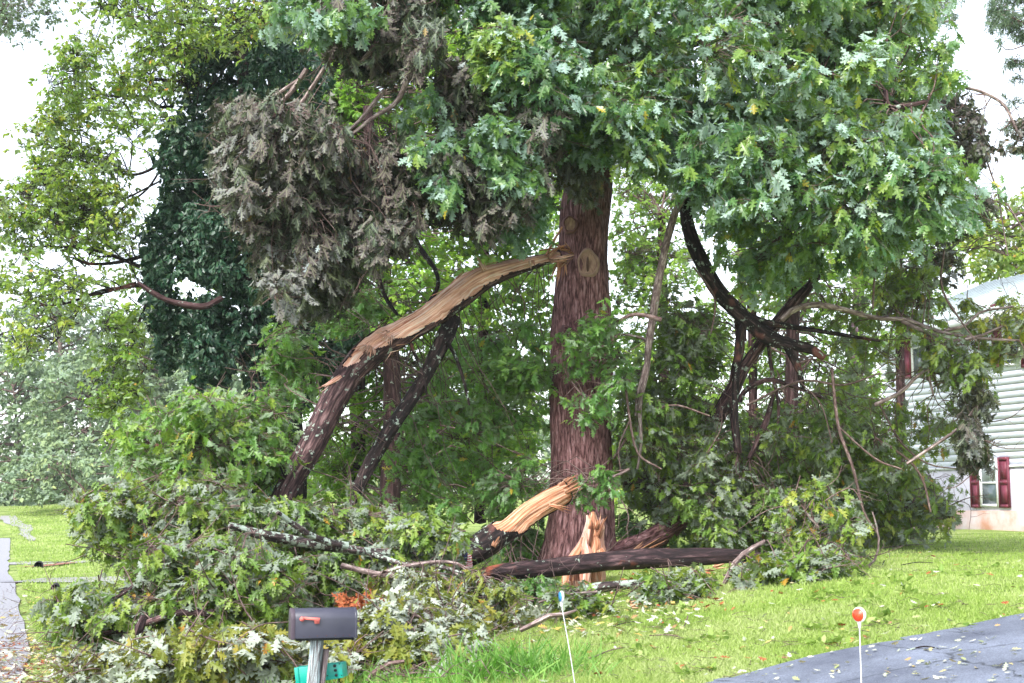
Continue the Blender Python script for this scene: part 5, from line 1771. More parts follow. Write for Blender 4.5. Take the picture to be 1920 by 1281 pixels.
splinters(mb, P(1112, 985, 19.25), np.array([.12, 0, 1.]), .20, 7, .05, .3, seed=51, baser=.12, thick=.03)
splinters(mb, P(1124, 1000, 19.20), np.array([.35, 0, 1.]), .26, 8, .04, .2, seed=52, baser=.05, thick=.03)
splinters(mb, P(1128, 1035, 19.05), np.array([.5, -.1, -.8]), .16, 3, .05, .2, seed=53, baser=.02, thick=.03)
splinters(mb, P(1076, 1100, 19.05), np.array([0, -.2, -1.]), .2, 22, .05, .4, seed=54, baser=.16, thick=.03)
build_pieces(mb, "splinter", M['wood_y'], st_)

ft = woodthing("large_log", "thick trunk section with scaly reddish bark leaning at the right foot of the oak", "log", [
    [(1120, 1050, 14, 21.5), (1160, 1038, 16, 21.6), (1200, 1022, 17, 21.9), (1250, 995, 16, 22.3), (1300, 960, 15, 22.9)]], 21.6, M['bark'], seg=60, rough=.35, ridges=17, part="stem")[0]
mb = MB()
splinters(mb, P(1195, 1040, 20.9), nrm(P(1260, 1008, 20.8) - P(1195, 1042, 20.9)), .55, 10, .05, .22, seed=61, baser=.06, thick=.014)
splinters(mb, P(1190, 1042, 20.9), np.array([1, 0, .12]), .55, 8, .05, .2, seed=62, baser=.06, thick=.014)
build_pieces(mb, "splinter", M['wood_y'], ft)

# extra bare hanging twigs in the tangle on the right
rg = np.random.default_rng(77)
names = ["curling bare twig hanging left of the crossing limbs", "bare pale twig slanting over the heaped boughs below the black limb", "thin bare twig dangling below the arching branch", "pair of grey twigs sagging over the piled boughs near the house",
         "thin pale stem bending down to the lawn right of the oak", "straggling bare twig between the oak trunk and the fallen top"]
paths = [[[(1170, 700, 2.4), (1180, 780, 2.4), (1196, 850, 2.2), (1240, 880, 1.8)], [(1180, 790, 1.6), (1160, 840, 1.4), (1165, 890, 1.2)]],
         [[(1400, 760, 2.4), (1500, 715, 2.4), (1580, 722, 2), (1650, 700, 1.6)], [(1500, 716, 1.5), (1540, 760, 1.3), (1560, 830, 1.1)]],
         [[(1650, 440, 2), (1640, 520, 2), (1636, 580, 1.6)], [(1770, 470, 2.4), (1766, 540, 2.2), (1800, 600, 1.6), (1830, 640, 1.4)]],
         [[(1640, 820, 2.4), (1700, 860, 2.4), (1730, 900, 2), (1745, 960, 1.6)], [(1650, 760, 2.2), (1690, 830, 2), (1740, 870, 1.6), (1800, 880, 1.2)]],
         [[(1560, 690, 3), (1572, 800, 3), (1600, 880, 2.6), (1620, 960, 2.2), (1645, 1000, 2)], [(1572, 800, 2), (1640, 860, 2), (1690, 880, 1.6)]],
         [[(1150, 860, 2.4), (1200, 790, 2.4), (1260, 760, 2), (1330, 780, 1.5)], [(1300, 500, 2), (1340, 560, 2), (1330, 640, 1.5)]]]
for nm, pth, D in zip(names, paths, (20.6, 21.4, 20.8, 22, 21.2, 21.4)):
    woodthing("bare_twig", nm, "twig", pth, D, M['twig'], seg=6, rough=.25, part="stem", group="bare twigs in the storm tangle")

# ================================================================== MAILBOX
MD = 10.5
k_ = MD / F
M['mail'] = noise_mat("mailbox_metal", [(.028, .028, .045), (.045, .045, .065)], 5, rough=.42, spec=.6, bump=.05)
M['mailfront'] = noise_mat("mailbox_door", [(.05, .038, .05), (.08, .06, .075)], 5, rough=.5)
M['flagred'] = noise_mat("faded_red", [(.62, .12, .10), (.70, .18, .15)], 12, rough=.6)
M['rivet'] = noise_mat("rivet", [(.02, .015, .015), (.2, .06, .03)], 50, rough=.7)
M['post'] = bark_mat("peeling_painted_post", (.14, .13, .13), (.50, .60, .62), (.62, .72, .74), su=90, sv=7, bump=.8)
M['stake'] = bark_mat("stake", (.08, .06, .06), (.20, .16, .16), (.36, .32, .32), su=60, sv=9, bump=.4)
M['greenplastic'] = noise_mat("green_plastic", [(.0, .26, .20), (.0, .32, .25)], 4, rough=.35, spec=.5)
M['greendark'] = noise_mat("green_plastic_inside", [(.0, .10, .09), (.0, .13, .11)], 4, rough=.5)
M['black'] = noise_mat("black_plastic", [(.008, .01, .012), (.015, .018, .02)], 10, rough=.5)
M['white'] = noise_mat("white_plastic", [(.70, .70, .72), (.78, .78, .80)], 10, rough=.4)

x0 = P(549, 1195, MD)[0]
x1 = P(661, 1195, MD)[0]
zbm, ztm = P(600, 1197, MD)[2], P(600, 1141, MD)[2]
wid = .17
yaw = math.radians(15)
mcx, mcy = (x0 + x1) / 2, MD + wid / 2
mail = thing("mailbox", "dark blue grey metal mailbox with a lowered red flag on a peeling painted post", "mailbox", (mcx, mcy, float(ground(mcx, mcy))))
cy_, sy_ = math.cos(yaw), math.sin(yaw)


def mloc(x, y, z):
    """mailbox frame: x along the box (0 = centre), y away from us (0 = near side), z up from the floor"""
    x, y, z = np.broadcast_arrays(np.asarray(x, float), np.asarray(y, float), np.asarray(z, float))
    yy = y - wid / 2
    return np.stack([mcx + x * cy_ + yy * sy_ * -1, mcy + x * sy_ + yy * cy_, zbm + z], -1)


Lm = (x1 - x0) / 2 / cy_
Hm = ztm - zbm
ra = wid / 2
prof = [(0, 0), (0, Hm - ra * .9)] + [(ra - ra * math.cos(a), Hm - ra * .9 + ra * .9 * math.sin(a)) for a in np.linspace(.15, math.pi - .15, 14)] + [(wid, Hm - ra * .9), (wid, 0)]
prof = np.array(prof)


def extr(mb, pr, xa, xb, caps=True, sc=1.0, cy0=None):
    pr = np.asarray(pr)
    c = pr.mean(0)
    q = c + (pr - c) * sc
    n = len(q)
    V = np.vstack([mloc(np.full(n, xa), q[:, 0], q[:, 1]), mloc(np.full(n, xb), q[:, 0], q[:, 1])])
    fs = [(j, (j + 1) % n, n + (j + 1) % n, n + j) for j in range(n)]
    if caps:
        fs += [tuple(range(n))[::-1], tuple(range(n, 2 * n))]
    mb.add(V, fs)


mb = MB()
extr(mb, prof, -Lm, Lm)
extr(mb, prof, Lm - .012, Lm + .006, sc=1.03)
mb.build("body", M['mail'], mail, bevel=.004)
mb = MB()
extr(mb, prof, -Lm - .028, -Lm + .004, sc=1.045)
dr = mb.build("door", M['mailfront'], mail, bevel=.006)
mb = MB()
mb.box(mloc(0, wid / 2, -.008), (2 * Lm - .03, wid - .03, .016), axes=np.array([[cy_, sy_, 0], [-sy_, cy_, 0], [0, 0, 1]]))
mb.build("floor_plate", M['black'], mail)
# flag
def flat_poly(mb, pts2, y, t, f=mloc):
    """extruded outline in the box side's plane, pts2 = (x, z)"""
    p = np.array(pts2, float)
    n = len(p)
    V = np.vstack([f(p[:, 0], np.full(n, y), p[:, 1]), f(p[:, 0], np.full(n, y - t), p[:, 1])])
    fs = [tuple(range(n)), tuple(range(n, 2 * n))[::-1]] + [(j, n + j, n + (j + 1) % n, (j + 1) % n) for j in range(n)]
    mb.add(V, fs)


def mpx(px, py):
    return ((px - 605) * k_ / cy_, (1197 - py) * k_)


fl = MB()
pl_ = [mpx(*q) for q in ((562, 1157.0), (594, 1159.5), (592.5, 1170), (584.5, 1170), (583.5, 1163.5), (562, 1161.5))]
flat_poly(fl, pl_, -.010, .006)
flo = fl.build("flag", M['flagred'], mail)
pv = MB()
th = np.linspace(0, 2 * np.pi, 19)[:-1]
c0 = mpx(562, 1161)
for (rr, yy, tt) in ((.0165, -.004, .018), (.009, -.022, .004)):
    flat_poly(pv, [(c0[0] + rr * math.cos(a), c0[1] + rr * math.sin(a)) for a in th], yy, tt)
pv.build("flag_pivot", M['flagred'], mail)
rv = MB()
for px in (566, 576, 590, 606, 622, 636, 648):
    c = mpx(px, 1192.5)
    flat_poly(rv, [(c[0] + .0028 * math.cos(a), c[1] + .0028 * math.sin(a)) for a in th[::2]], .002, .006)
rv.build("rivets", M['rivet'], mail)
# post: square, leaning slightly
pb = P(586, 1281, MD + .04)
pt = P(594, 1197, MD + .06)
gzp = float(ground(pb[0], pb[1]))
top = np.array([pt[0], mcy, zbm - .016])
dirp = (pb - pt)
bot = top + np.array([dirp[0] / dirp[2] * (gzp - .2 - top[2]), 0, gzp - .2 - top[2]])


def sqpost(mb, a, b, wa, wb, rz=.35):
    cr, sr = math.cos(rz), math.sin(rz)
    V, UV = [], []
    n = 14
    for i in range(n + 1):
        f = i / n
        c = a + (b - a) * f
        for (p, q) in ((-1, -1), (1, -1), (1, 1), (-1, 1)):
            u, v = p * wa / 2, q * wb / 2
            V.append(c + np.array([u * cr - v * sr, u * sr + v * cr, 0]))
            UV.append((p * .05 + q * .023 + .1, f * np.linalg.norm(b - a)))
    fs = []
    for i in range(n):
        for j in range(4):
            j2 = (j + 1) % 4
            fs.append((i * 4 + j, i * 4 + j2, i * 4 + 4 + j2, i * 4 + 4 + j))
    fs += [(3, 2, 1, 0), tuple(n * 4 + q for q in range(4))]
    mb.add(np.array(V), fs, np.array(UV))


mb = MB()
sqpost(mb, bot, top, .078, .078, rz=math.radians(-14))
mb.build("post", M['post'], mail, bevel=.003)

# grey stake carrying the green newspaper box
sa = P(612, 1217, 10.62)
sb = P(604, 1281, 10.62)
dd = (sb - sa)
gs = float(ground(sb[0], sb[1]))
sbot = sa + dd * ((gs - .15 - sa[2]) / dd[2])
box_ = thing("newspaper_box", "bright green plastic newspaper tube with round holes on a grey stake behind the mailbox", "newspaper box", sbot)
mb = MB()
sqpost(mb, sbot, sa, .036, .05, rz=.3)
mb.build("stake", M['stake'], box_, bevel=.002)
mb = MB()
# tube: sloping, hollow, open at its left end
BD = 10.72
u = nrm(P(641, 1246, BD) - P(560, 1257, BD))
dpt = nrm(np.array([.15, 1., 0.]))
up = nrm(np.cross(u, dpt)) * 1.0
up = up if up[2] > 0 else -up
cb = P(598, 1263, BD)


def bl(x, y, z):
    return cb + u * x + dpt * y + up * z


Lb, Hb, Wb = 44 * k_, 32 * k_ / 2, .14
outer = []
for (x, sc) in ((-Lb, 1.0), (Lb, .86)):
    for (y, z) in ((0, -Hb), (0, Hb), (Wb, Hb), (Wb, -Hb)):
        outer.append(bl(x, y, z * sc))
inner = []
for (x, sc) in ((-Lb, .9), (Lb - .02, .78)):
    for (y, z) in ((.008, -Hb), (.008, Hb), (Wb - .008, Hb), (Wb - .008, -Hb)):
        inner.append(bl(x, y, z * sc))
V = np.array(outer + inner)
fs = [(0, 1, 5, 4), (1, 2, 6, 5), (2, 3, 7, 6), (3, 0, 4, 7), (4, 5, 6, 7),
      (0, 8, 9, 1), (1, 9, 10, 2), (2, 10, 11, 3), (3, 11, 8, 0)]
mb.add(V, fs)
# scooped mouth lip on the left
mb.box(bl(-Lb + .012, -.004, 0), (.03, .008, Hb * 2.08), axes=np.array([u, dpt, up]))
shell_ = mb.build("shell", M['greenplastic'], box_, bevel=.004)
mb = MB()
fs = [(8, 12, 13, 9), (9, 13, 14, 10), (10, 14, 15, 11), (11, 15, 12, 8), (12, 15, 14, 13)]
mb.add(V, fs)
mb.build("inner_shell", M['greendark'], box_)
mb = MB()


def disc(mb, c, r, t=.003, ax=(u, up, dpt), n=18):
    th = np.linspace(0, 2 * np.pi, n + 1)[:-1]
    a = c + r * (np.cos(th)[:, None] * ax[0] + np.sin(th)[:, None] * ax[1])
    V = np.vstack([a - ax[2] * t, a + ax[2] * t])
    fs = [tuple(range(n)), tuple(range(n, 2 * n))[::-1]] + [(j, n + j, n + (j + 1) % n, (j + 1) % n) for j in range(n)]
    mb.add(V, fs)


def on_front(px, py):
    """point of the box's near face seen at a pixel"""
    a = P(px, py, BD) - np.array([0, 0, CZ])
    t = np.dot(bl(0, 0, 0) - np.array([0, 0, CZ]), dpt) / np.dot(a, dpt)
    return np.array([0, 0, CZ]) + a * t


for (px, py, r) in ((627.5, 1248.5, .011), (629, 1257, .011), (630.5, 1266, .011)):
    disc(mb, on_front(px, py), r)
mb.build("hole", M['black'], box_)
mb = MB()
for (px, py) in ((636.5, 1245), (640.5, 1266.5), (614, 1267)):
    disc(mb, on_front(px, py), .0045)
for i in range(3):
    for j in range(3):
        cx_, cy2 = 565.5 + i * .7, 1257 + i * 8.6 + j * 2.3
        p = on_front(cx_, cy2)
        mb.box(p, (.010, .004, .0035), axes=np.array([u, dpt, up]))
build_pieces(mb, "embossed_mark", M['black'], box_)

# ================================================================== REFLECTOR MARKERS
M['refred'] = noise_mat("red_reflector", [(.75, .035, .012), (.85, .08, .02)], 60, rough=.3, spec=.6, bump=.3)
M['refblue'] = noise_mat("blue_reflector", [(.02, .16, .42), (.03, .24, .55)], 60, rough=.3, spec=.6, bump=.3)


def marker(label, px, py, D, rpx, mat, yawd, foot):
    c = P(px, py, D)
    f2 = P(foot[0], foot[1], D)
    dr = (f2 - c)
    gz_ = float(ground(f2[0], f2[1]))
    ft_ = c + dr * ((gz_ - c[2]) / dr[2])
    root = thing("reflector_marker", label, "driveway marker", ft_, "driveway reflectors on thin white rods")
    a = math.radians(yawd)
    sx = np.array([math.cos(a), math.sin(a), 0])
    oy = np.array([-math.sin(a), math.cos(a), 0])
    up_ = np.array([0, 0, 1.])
    r = rpx * D / F
    mb = MB()
    disc(mb, c, r, t=.007, ax=(sx, up_, oy), n=32)
    o = mb.build("housing", M['white'], root, bevel=.003)
    mb = MB()
    disc(mb, c - oy * .012, r * .84, t=.003, ax=(sx, up_, oy), n=32)
    mb.build("reflector", mat, root)
    mb = MB()
    tube(mb, [c - up_ * r * .95, c - up_ * (r + .03)], [.011, .006], seg=10, n=4)
    mb.build("neck", M['white'], root, smooth=True)
    mb = MB()
    a0 = c - up_ * (r + .02)
    tube(mb, [a0, (a0 + ft_) / 2, ft_ - [0, 0, .1]], [.0028] * 3, seg=8, n=12)
    mb.build("rod", M['white'], root, smooth=True)


marker("round orange red reflector on a thin white rod at the edge of the driveway", 1611, 1153, 8.2, 14, M['refred'], -48, (1615, 1281))
marker("round blue reflector seen almost edge on atop a leaning white rod on the lawn", 1053, 1119, 10.5, 10.5, M['refblue'], -74, (1079, 1281))

# ================================================================== FLAG, LITTER, SMALL THINGS
M['flagblue'] = noise_mat("navy_cloth", [(.015, .02, .06), (.03, .035, .08)], 30, rough=.9)
mflag, Nn_, Ln_ = new_mat("striped_cloth")
uvn = Nn_.new("ShaderNodeUVMap")
sep = Nn_.new("ShaderNodeSeparateXYZ")
Ln_.new(uvn.outputs[0], sep.inputs[0])
ma = Nn_.new("ShaderNodeMath")
ma.operation = 'FRACT'
Ln_.new(sep.outputs[1], ma.inputs[0])
gt = Nn_.new("ShaderNodeMath")
gt.operation = 'GREATER_THAN'
gt.inputs[1].default_value = .5
Ln_.new(ma.outputs[0], gt.inputs[0])
mx = Nn_.new("ShaderNodeMixRGB")
mx.inputs[1].default_value = (.42, .035, .05, 1)
mx.inputs[2].default_value = (.62, .56, .56, 1)
Ln_.new(gt.outputs[0], mx.inputs[0])
bs = Nn_.new("ShaderNodeBsdfPrincipled")
bs.inputs['Roughness'].default_value = .9
Ln_.new(mx.outputs[0], bs.inputs['Base Color'])
on_ = Nn_.new("ShaderNodeOutputMaterial")
Ln_.new(bs.outputs[0], on_.inputs[0])
M['flagstripe'] = mflag
FD = 19.2
flag = thing("small_flag", "small folded flag with navy field and red and white stripes hanging below the split log", "flag", P(872, 1064, FD))


def cloth(mb, quad, nu, nv, D, wav, uvf, seed=0):
    """quad px corners (tl, tr, br, bl) -> wavy sheet with thickness"""
    q = np.array([P(a, b, D) for a, b in quad])
    U, Vv = np.meshgrid(np.linspace(0, 1, nu), np.linspace(0, 1, nv))
    p = (q[0] * ((1 - U) * (1 - Vv))[..., None] + q[1] * (U * (1 - Vv))[..., None] + q[2] * (U * Vv)[..., None] + q[3] * ((1 - U) * Vv)[..., None])
    w = wav * (np.sin(U * 9 + seed) * .6 + np.sin(Vv * 5 + U * 4 + seed) * .5)
    for off, fl_ in ((0, 0), (.006, 1)):
        pp = p.copy()
        pp[..., 1] += w + off
        i, j = np.meshgrid(np.arange(nv - 1), np.arange(nu - 1), indexing='ij')
        a = (i * nu + j).ravel()
        f = np.stack([a, a + nu, a + nu + 1, a + 1], 1)
        mb.add(pp.reshape(-1, 3), [f], np.stack(uvf(U, Vv), -1).reshape(-1, 2))


mb = MB()
cloth(mb, [(877, 1031), (879, 1030), (877, 1056), (862, 1056)], 10, 14, FD, .012, lambda a, b: (a, b))
mb.build("canton", M['flagblue'], flag, smooth=True)
mb = MB()
cloth(mb, [(878, 1027), (882, 1027), (887, 1062), (876, 1056)], 10, 16, FD - .03, .012, lambda a, b: (a, b * 7 + a * 1.2), 1)
cloth(mb, [(862, 1053), (884, 1053), (886, 1064), (858, 1065)], 16, 8, FD - .04, .012, lambda a, b: (a, b * 3.2 + .2 * np.sin(a * 5)), 2)
mb.build("stripes", M['flagstripe'], flag, smooth=True)

M['bluepl'] = noise_mat("blue_plastic", [(.015, .10, .38), (.04, .2, .6)], 14, rough=.4, spec=.6)
Dl = on_ground(925, 1184)
pc = P(925, 1176, Dl - .1)
rg = np.random.default_rng(12)
n = 14
U, Vv = np.meshgrid(np.linspace(-1, 1, n), np.linspace(-1, 1, n))
zz = vnoise(U * 2.5 + 5, Vv * 2.5, 3) * .16 + .08 * vnoise(U * 6, Vv * 6, 4)
X = pc[0] + U * .12 + .02 * np.sin(Vv * 7)
Y = pc[1] + Vv * .10 + .02 * np.sin(U * 6)
Z = ground(X, Y) + .03 + zz
i, j = np.meshgrid(np.arange(n - 1), np.arange(n - 1), indexing='ij')
a = (i * n + j).ravel()
f = np.stack([a, a + 1, a + n + 1, a + n], 1)
keep = np.random.default_rng(5).uniform(0, 1, len(f)) > .12
mb = MB().add(np.stack([X, Y, Z], -1).reshape(-1, 3), [f[keep]])
mb.add(np.stack([X, Y, Z - .006], -1).reshape(-1, 3), [f[keep][:, ::-1]])
tag(mb.build("plastic_wrapper", M['bluepl']), "crumpled blue plastic wrapper lying in the leaves at the lawn's left edge", "litter")

# red brown dead leaf heap behind the mailbox
mb = MB()
heap = thing("leaf_heap", "heap of rust red dead leaves behind the right end of the mailbox", "leaf heap", P(690, 1160, 16.4))
rg = np.random.default_rng(88)
N_ = 700
pp = PV(np.stack([rg.uniform(640, 745, N_), rg.uniform(1122, 1162, N_)], 1), rg.uniform(15.5, 16.6, N_))
pp[:, 2] = np.maximum(pp[:, 2], ground(pp[:, 0], pp[:, 1]) + .03)
put_leaves(mb, 'oak', pp, rg.normal(0, 1, (N_, 3)) * [1, 1, .6], rg.normal(0, .7, (N_, 3)) + [0, 0, .6], rg.uniform(.08, .14, N_), rg.uniform(0, 1, N_), rg=rg, bend=.5)
mb.build("leaves", M['redleaf'], heap)

# red brick coloured stick on the road, pale stick on the road verge
Dr = on_ground(15, 1095)
woodthing("stick", "straight reddish stick lying on the road at the left edge of the photo", "stick", [[(0, 1094.5, 2.2, Dr), (18, 1094, 2.4, Dr), (33, 1093, 1.8, Dr)]], Dr, M['bark_log'], seg=7, part="stem")
Dr = on_ground(115, 1245) - .1
rt_ = woodthing("stick", "pale broken forked stick lying in the leaf litter on the road edge", "stick", [[(70, 1246, 3, Dr), (100, 1243, 5, Dr), (125, 1247, 4, Dr), (135, 1243, 2, Dr)], [(100, 1243, 3, Dr), (110, 1234, 3, Dr), (125, 1240, 2.5, Dr)]], Dr, M['wood'], seg=7, part="stem")

# twigs on the lawn
tl_ = [("short straight pinkish twig on the lawn", (1283, 1183), (1290, 1164)), ("thin forked pale twig on the open lawn", (1218, 1200), (1290, 1212)), ("thin dark twig lying on the lawn near the log's right end", (1690, 1065), (1750, 1063)),
       ("pale twig at the lawn's left part behind the blue reflector rod", (1100, 1245), (1180, 1225)), ("dark thin twig flat on the lawn left of the silver sprays", (1150, 1183), (1205, 1176)), ("long thin pale twig along the far edge of the lawn", (1650, 1032), (1750, 1026)),
       ("dark stick on the far lawn by the piled boughs", (1655, 1065), (1660, 1058)), ("thin black twig lying on the driveway", (1700, 1228), (1765, 1232))]
for lb, a, b in tl_:
    Da, Db = on_ground(*a), on_ground(*b)
    A_, B_ = P(*a, Da), P(*b, Db)
    A_ = G(A_[0], A_[1], .035)
    B_ = G(B_[0], B_[1], .045)
    mdp = (A_ + B_) / 2 + np.array([.02, .05, .02])
    mb = MB()
    tube(mb, [A_, mdp, B_], [.006, .006, .003], seg=6, n=14, rough=.3)
    c2 = mdp + (B_ - A_) * .25 + np.array([.0, .12, .0])
    c2[2] = float(ground(c2[0], c2[1])) + .04
    tube(mb, [mdp, c2], [.004, .002], seg=5, n=6)
    tag(mb.build("fallen_twig", M['bark_dark'] if 'dark' in lb or 'black' in lb else M['twig'], smooth=True), lb, "twig", "twigs scattered over the lawn and driveway")

# ================================================================== GRASS AND LITTER
rg = np.random.default_rng(900)


def in_drive(x, y):
    p = np.stack([x, y], 1) - E[2]
    # signed distance past the far edge of the driveway, following its bends
    s = p @ dirE
    eN = np.array([(e - E[2]) @ nE for e in E])
    eS = np.array([(e - E[2]) @ dirE for e in E])
    off = np.interp(s, eS, eN)
    return (p @ nE) > off + .0


def scatter_px(n, x0, x1, y0, y1, Dmax=60, power=1.0):
    """random ground points, evenly spread over the given part of the lawn's area in front of us"""
    px = rg.uniform(x0, x1, n)
    py = y0 + (y1 - y0) * rg.uniform(0, 1, n) ** power
    a = PV(np.stack([px, py], 1), 1.0) - np.array([0, 0, CZ])
    D = np.full(n, 12.0)
    lo, hi = np.full(n, 5.), np.full(n, 120.)
    for _ in range(26):
        mid = (lo + hi) / 2
        q = a * mid[:, None]
        below = CZ + q[:, 2] < ground(q[:, 0], q[:, 1])
        hi = np.where(below, mid, hi)
        lo = np.where(below, lo, mid)
    q = a * hi[:, None]
    ok = hi < Dmax
    return q[ok, 0], q[ok, 1], hi[ok]


def blades(mb, x, y, h, w, rgx, lean=.35, patch=1.0):
    n = len(x)
    z = ground(x, y)
    B = np.stack([x, y, z - .01], 1)
    az = rgx.uniform(0, 2 * np.pi, n)
    sd = np.stack([np.cos(az), np.sin(az), np.zeros(n)], 1)
    ln = rgx.normal(0, lean, (n, 2))
    up1 = np.stack([ln[:, 0] * .4, ln[:, 1] * .4, np.ones(n)], 1)
    up2 = np.stack([ln[:, 0] * 1.5, ln[:, 1] * 1.5, np.full(n, .75)], 1)
    hh = (h * rgx.uniform(.5, 1.3, n))[:, None]
    m = B + up1 * hh * .5
    t = m + up2 * hh * .5
    ww = (w * rgx.uniform(.7, 1.3, n))[:, None]
    V = np.stack([B - sd * ww, B + sd * ww, m + sd * ww * .7, m - sd * ww * .7, t], 1).reshape(-1, 3)
    base = np.arange(n)[:, None] * 5
    rnd = np.clip(vnoise(x * 1.2, y * 1.2, 5) * .5 + .15 + .4 * rgx.uniform(0, 1, n), 0, 1)
    mb.add(V, [base + np.array([[0, 1, 2, 3]]), base + np.array([[3, 2, 4]])], np.tile([[.2, 0]], (5 * n, 1)), np.repeat(rnd, 5))


gm = MB()
x, y, D = scatter_px(150000, 880, 1960, 1000, 1290, 45, .8)
k = ~in_drive(x, y)
x, y, D = x[k], y[k], D[k]
blades(gm, x, y, .045 + .0006 * D, .0028 + .00022 * D, rg)
x, y, D = scatter_px(9000, 820, 1250, 1170, 1290, 45)
blades(gm, x, y, .09, .004, rg, lean=.5)
tag(gm.build("grass", M['grass']), "short bright green lawn grass covering the slope beside the driveway", "grass", kind="stuff")
gm = MB()
x, y, D = scatter_px(60000, -60, 330, 950, 1260, 110)
k = roadu(x, y) > .15
x, y, D = x[k], y[k], D[k]
blades(gm, x, y, .05 + .0008 * D, .003 + .0003 * D, rg)
tag(gm.build("grass", M['grass']), "sunlit verge grass between the road and the far trees at the left", "grass", kind="stuff")
# coarse tuft at the bottom and tall seeding stems
gm = MB()
c = gpt(945, 1278)
tuftn = 420
x = c[0] + rg.normal(0, .28, tuftn)
y = c[1] + rg.normal(.1, .16, tuftn)
O = np.stack([x, y, ground(x, y)], 1)
ax = np.stack([rg.normal(0, .5, tuftn), rg.normal(0, .4, tuftn), np.ones(tuftn)], 1)
TM['blade'] = (np.array([(-.022, 0), (.022, 0), (-.024, .3), (.024, .3), (-.02, .62), (.02, .62), (-.011, .85), (.011, .85), (0, 1)], float),
               np.array([(0, 1, 3), (0, 3, 2), (2, 3, 5), (2, 5, 4), (4, 5, 7), (4, 7, 6), (6, 7, 8)]))
put_leaves(gm, 'blade', O, ax, rg.normal(0, 1, (tuftn, 3)) + [0, 0, .8], rg.uniform(.2, .42, tuftn), rg.uniform(0, 1, tuftn), bend=.45, rg=rg, fold=.3)
x = c[0] + rg.uniform(-2.2, .9, 1500)
y = c[1] + rg.uniform(-.6, 1.2, 1500)
O = np.stack([x, y, ground(x, y)], 1)
ax = np.stack([rg.normal(0, .5, 1500), rg.normal(0, .4, 1500), np.ones(1500)], 1)
put_leaves(gm, 'blade', O, ax, rg.normal(0, 1, (1500, 3)) + [0, 0, .8], rg.uniform(.08, .24, 1500), rg.uniform(0.2, 1, 1500), bend=.45, rg=rg, fold=.3)
tag(gm.build("tall_grass", M['tallgrass']), "lush bright green tuft of long grass at the bottom centre of the photo", "grass", kind="stuff")

# leaf litter
lm = MB()


def litter(n, x0, x1, y0, y1, only=None, size=.10, dz=.05, flatn=.35, tint=(0, 1), Dmax=45, power=1.):
    x, y, D = scatter_px(n, x0, x1, y0, y1, Dmax, power)
    if only is not None:
        k = only(x, y)
        x, y = x[k], y[k]
    m = len(x)
    O = np.stack([x, y, ground(x, y) + dz + rg.uniform(0, .015, m)], 1)
    a = rg.uniform(0, 2 * np.pi, m)
    ax = np.stack([np.cos(a), np.sin(a), rg.normal(0, .12, m)], 1)
    nr = np.stack([rg.normal(0, flatn, m), rg.normal(0, flatn, m), np.where(rg.uniform(0, 1, m) < .5, 1., -1.)], 1)
    put_leaves(lm, 'oak', O, ax, nr, size * rg.uniform(.5, 1.25, m), tint[0] + (tint[1] - tint[0]) * rg.uniform(0, 1, m), rg=rg, bend=.1, fold=.2)


litter(230, 1350, 1960, 1160, 1290, in_drive, size=.068, dz=.043, tint=(0, .95))
litter(150, 1300, 1960, 1150, 1290, lambda x, y: (~in_drive(x, y)) & in_drive(x + nE[0] * .3, y + nE[1] * .3), size=.09, dz=.06)
litter(380, 900, 1960, 1030, 1290, lambda x, y: ~in_drive(x, y), size=.075, dz=.05)
litter(500, 880, 1300, 1110, 1200, lambda x, y: ~in_drive(x, y), size=.11, dz=.06)
litter(350, -40, 160, 1120, 1300, None, size=.11, dz=.05, tint=(.1, 1))
litter(600, -40, 260, 1220, 1300, None, size=.10, dz=.05, tint=(.1, 1))
tag(lm.build("leaf_litter", M['litter']), "pale green and yellow fallen leaves strewn over lawn, driveway and road edge", "fallen leaves", kind="stuff")
# brown leaves
lm = MB()
litter(160, 900, 1960, 1040, 1280, lambda x, y: ~in_drive(x, y), size=.08, dz=.05)
litter(420, -40, 200, 1210, 1300, None, size=.07, dz=.04)
litter(160, 950, 1350, 1080, 1150, None, size=.09, dz=.05)
tag(lm.build("brown_leaf_litter", M['redleaf']), "scattered rust brown leaves among the lawn grass", "fallen leaves", kind="stuff")
tm_ = MB()
x, y, D = scatter_px(330, 880, 1960, 1030, 1290, 45)
k = ~in_drive(x, y)
x, y = x[k], y[k]
a_ = rg.uniform(0, 6.28, len(x))
A_ = np.stack([x, y, ground(x, y) + .05], 1)
l_ = rg.uniform(.05, .28, len(x))
B_ = A_ + np.stack([np.cos(a_) * l_, np.sin(a_) * l_, rg.uniform(-.01, .03, len(x))], 1)
twigs(tm_, A_, B_, rg.uniform(.0015, .004, len(x)), .0015, seed=3)
x, y, D = scatter_px(900, -40, 1000, 1080, 1300, 30)
a_ = rg.uniform(0, 6.28, len(x))
A_ = np.stack([x, y, ground(x, y) + .03 + rg.uniform(0, .1, len(x))], 1)
l_ = rg.uniform(.1, .6, len(x))
B_ = A_ + np.stack([np.cos(a_) * l_, np.sin(a_) * l_, rg.uniform(-.02, .2, len(x))], 1)
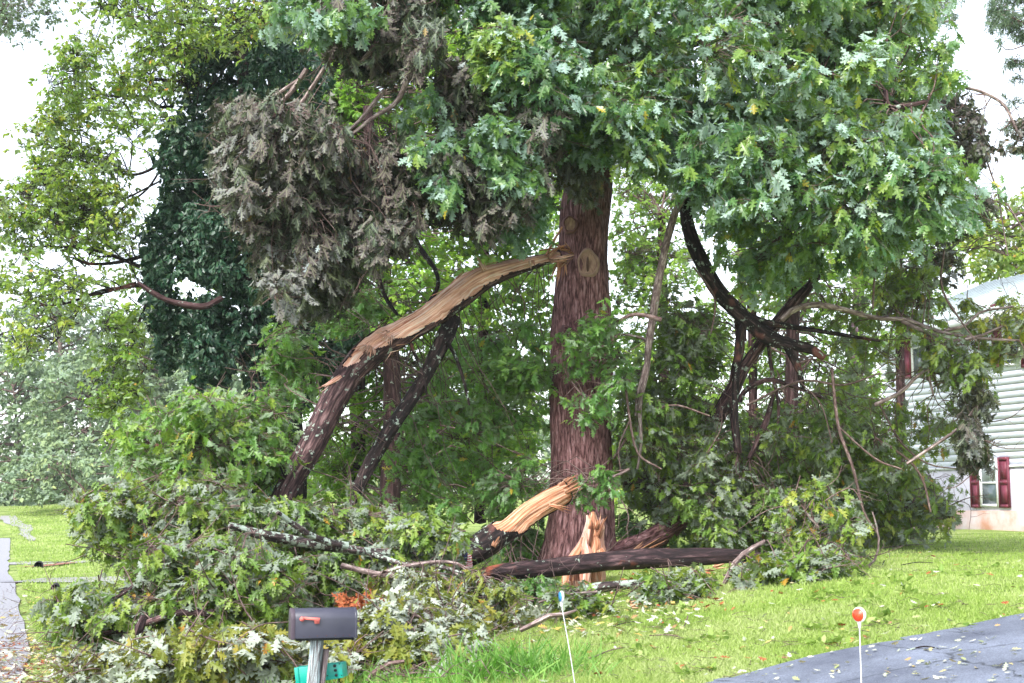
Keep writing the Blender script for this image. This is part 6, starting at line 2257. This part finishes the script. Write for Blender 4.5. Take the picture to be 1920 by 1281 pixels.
twigs(tm_, A_, B_, rg.uniform(.002, .006, len(x)), .002, seed=4)
tag(tm_.build("twig_litter", M['twig'], smooth=True), "tiny snapped twigs strewn through the lawn grass and the leaf pile", "twig litter", kind="stuff")
wm = MB()
x, y, D = scatter_px(70, 1080, 1960, 1040, 1270, 45)
k = ~in_drive(x, y)
x, y = x[k], y[k]
wi_ = np.repeat(np.arange(len(x)), 14)
O = np.stack([x[wi_] + rg.normal(0, .05, len(wi_)), y[wi_] + rg.normal(0, .05, len(wi_)), ground(x, y)[wi_] + .02], 1)
put_leaves(wm, 'plain', O, np.stack([rg.normal(0, 1, len(wi_)), rg.normal(0, 1, len(wi_)), rg.uniform(.2, .9, len(wi_))], 1), rg.normal(0, .4, (len(wi_), 3)) + [0, 0, 1], rg.uniform(.05, .11, len(wi_)), rg.uniform(0, .8, len(wi_)), rg=rg)
tag(wm.build("lawn_weeds", M['grass']), "low broad leaved weeds in patches on the lawn", "weeds", kind="stuff")
# wood chips by the log
cm = MB()
for (px, py) in ((1330, 1078), (1300, 1082), (1345, 1074), (1380, 1070), (1090, 1140), (1400, 1068), (1560, 1043), (1590, 1040), (1190, 1145)):
    Dq = on_ground(px, py)
    p = P(px, py, Dq)
    splinters(cm, G(p[0], p[1], .05), np.array([1, .2, .06]), .16, 5, .04, .8, seed=px, baser=.06, thick=.012)
tag(cm.build("wood_chips", M['wood_y']), "bright orange wood chips scattered beside the log on the lawn", "wood chips", kind="stuff")

# ================================================================== HAZE
HAZE = 0.0003
if HAZE > 0:
    hb = MB()
    hb.box((0, 110, 19), (560, 300, 44))
    m, N, L = new_mat("haze_air")
    pv_ = N.new("ShaderNodeVolumePrincipled")
    pv_.inputs['Color'].default_value = (.86, .92, 1, 1)
    pv_.inputs['Density'].default_value = HAZE
    o = N.new("ShaderNodeOutputMaterial")
    L.new(pv_.outputs[0], o.inputs['Volume'])
    tag(hb.build("haze", m), "thin pale haze filling the air over the whole place", "haze", kind="stuff")
print("LEAVES", LEAVES[0])
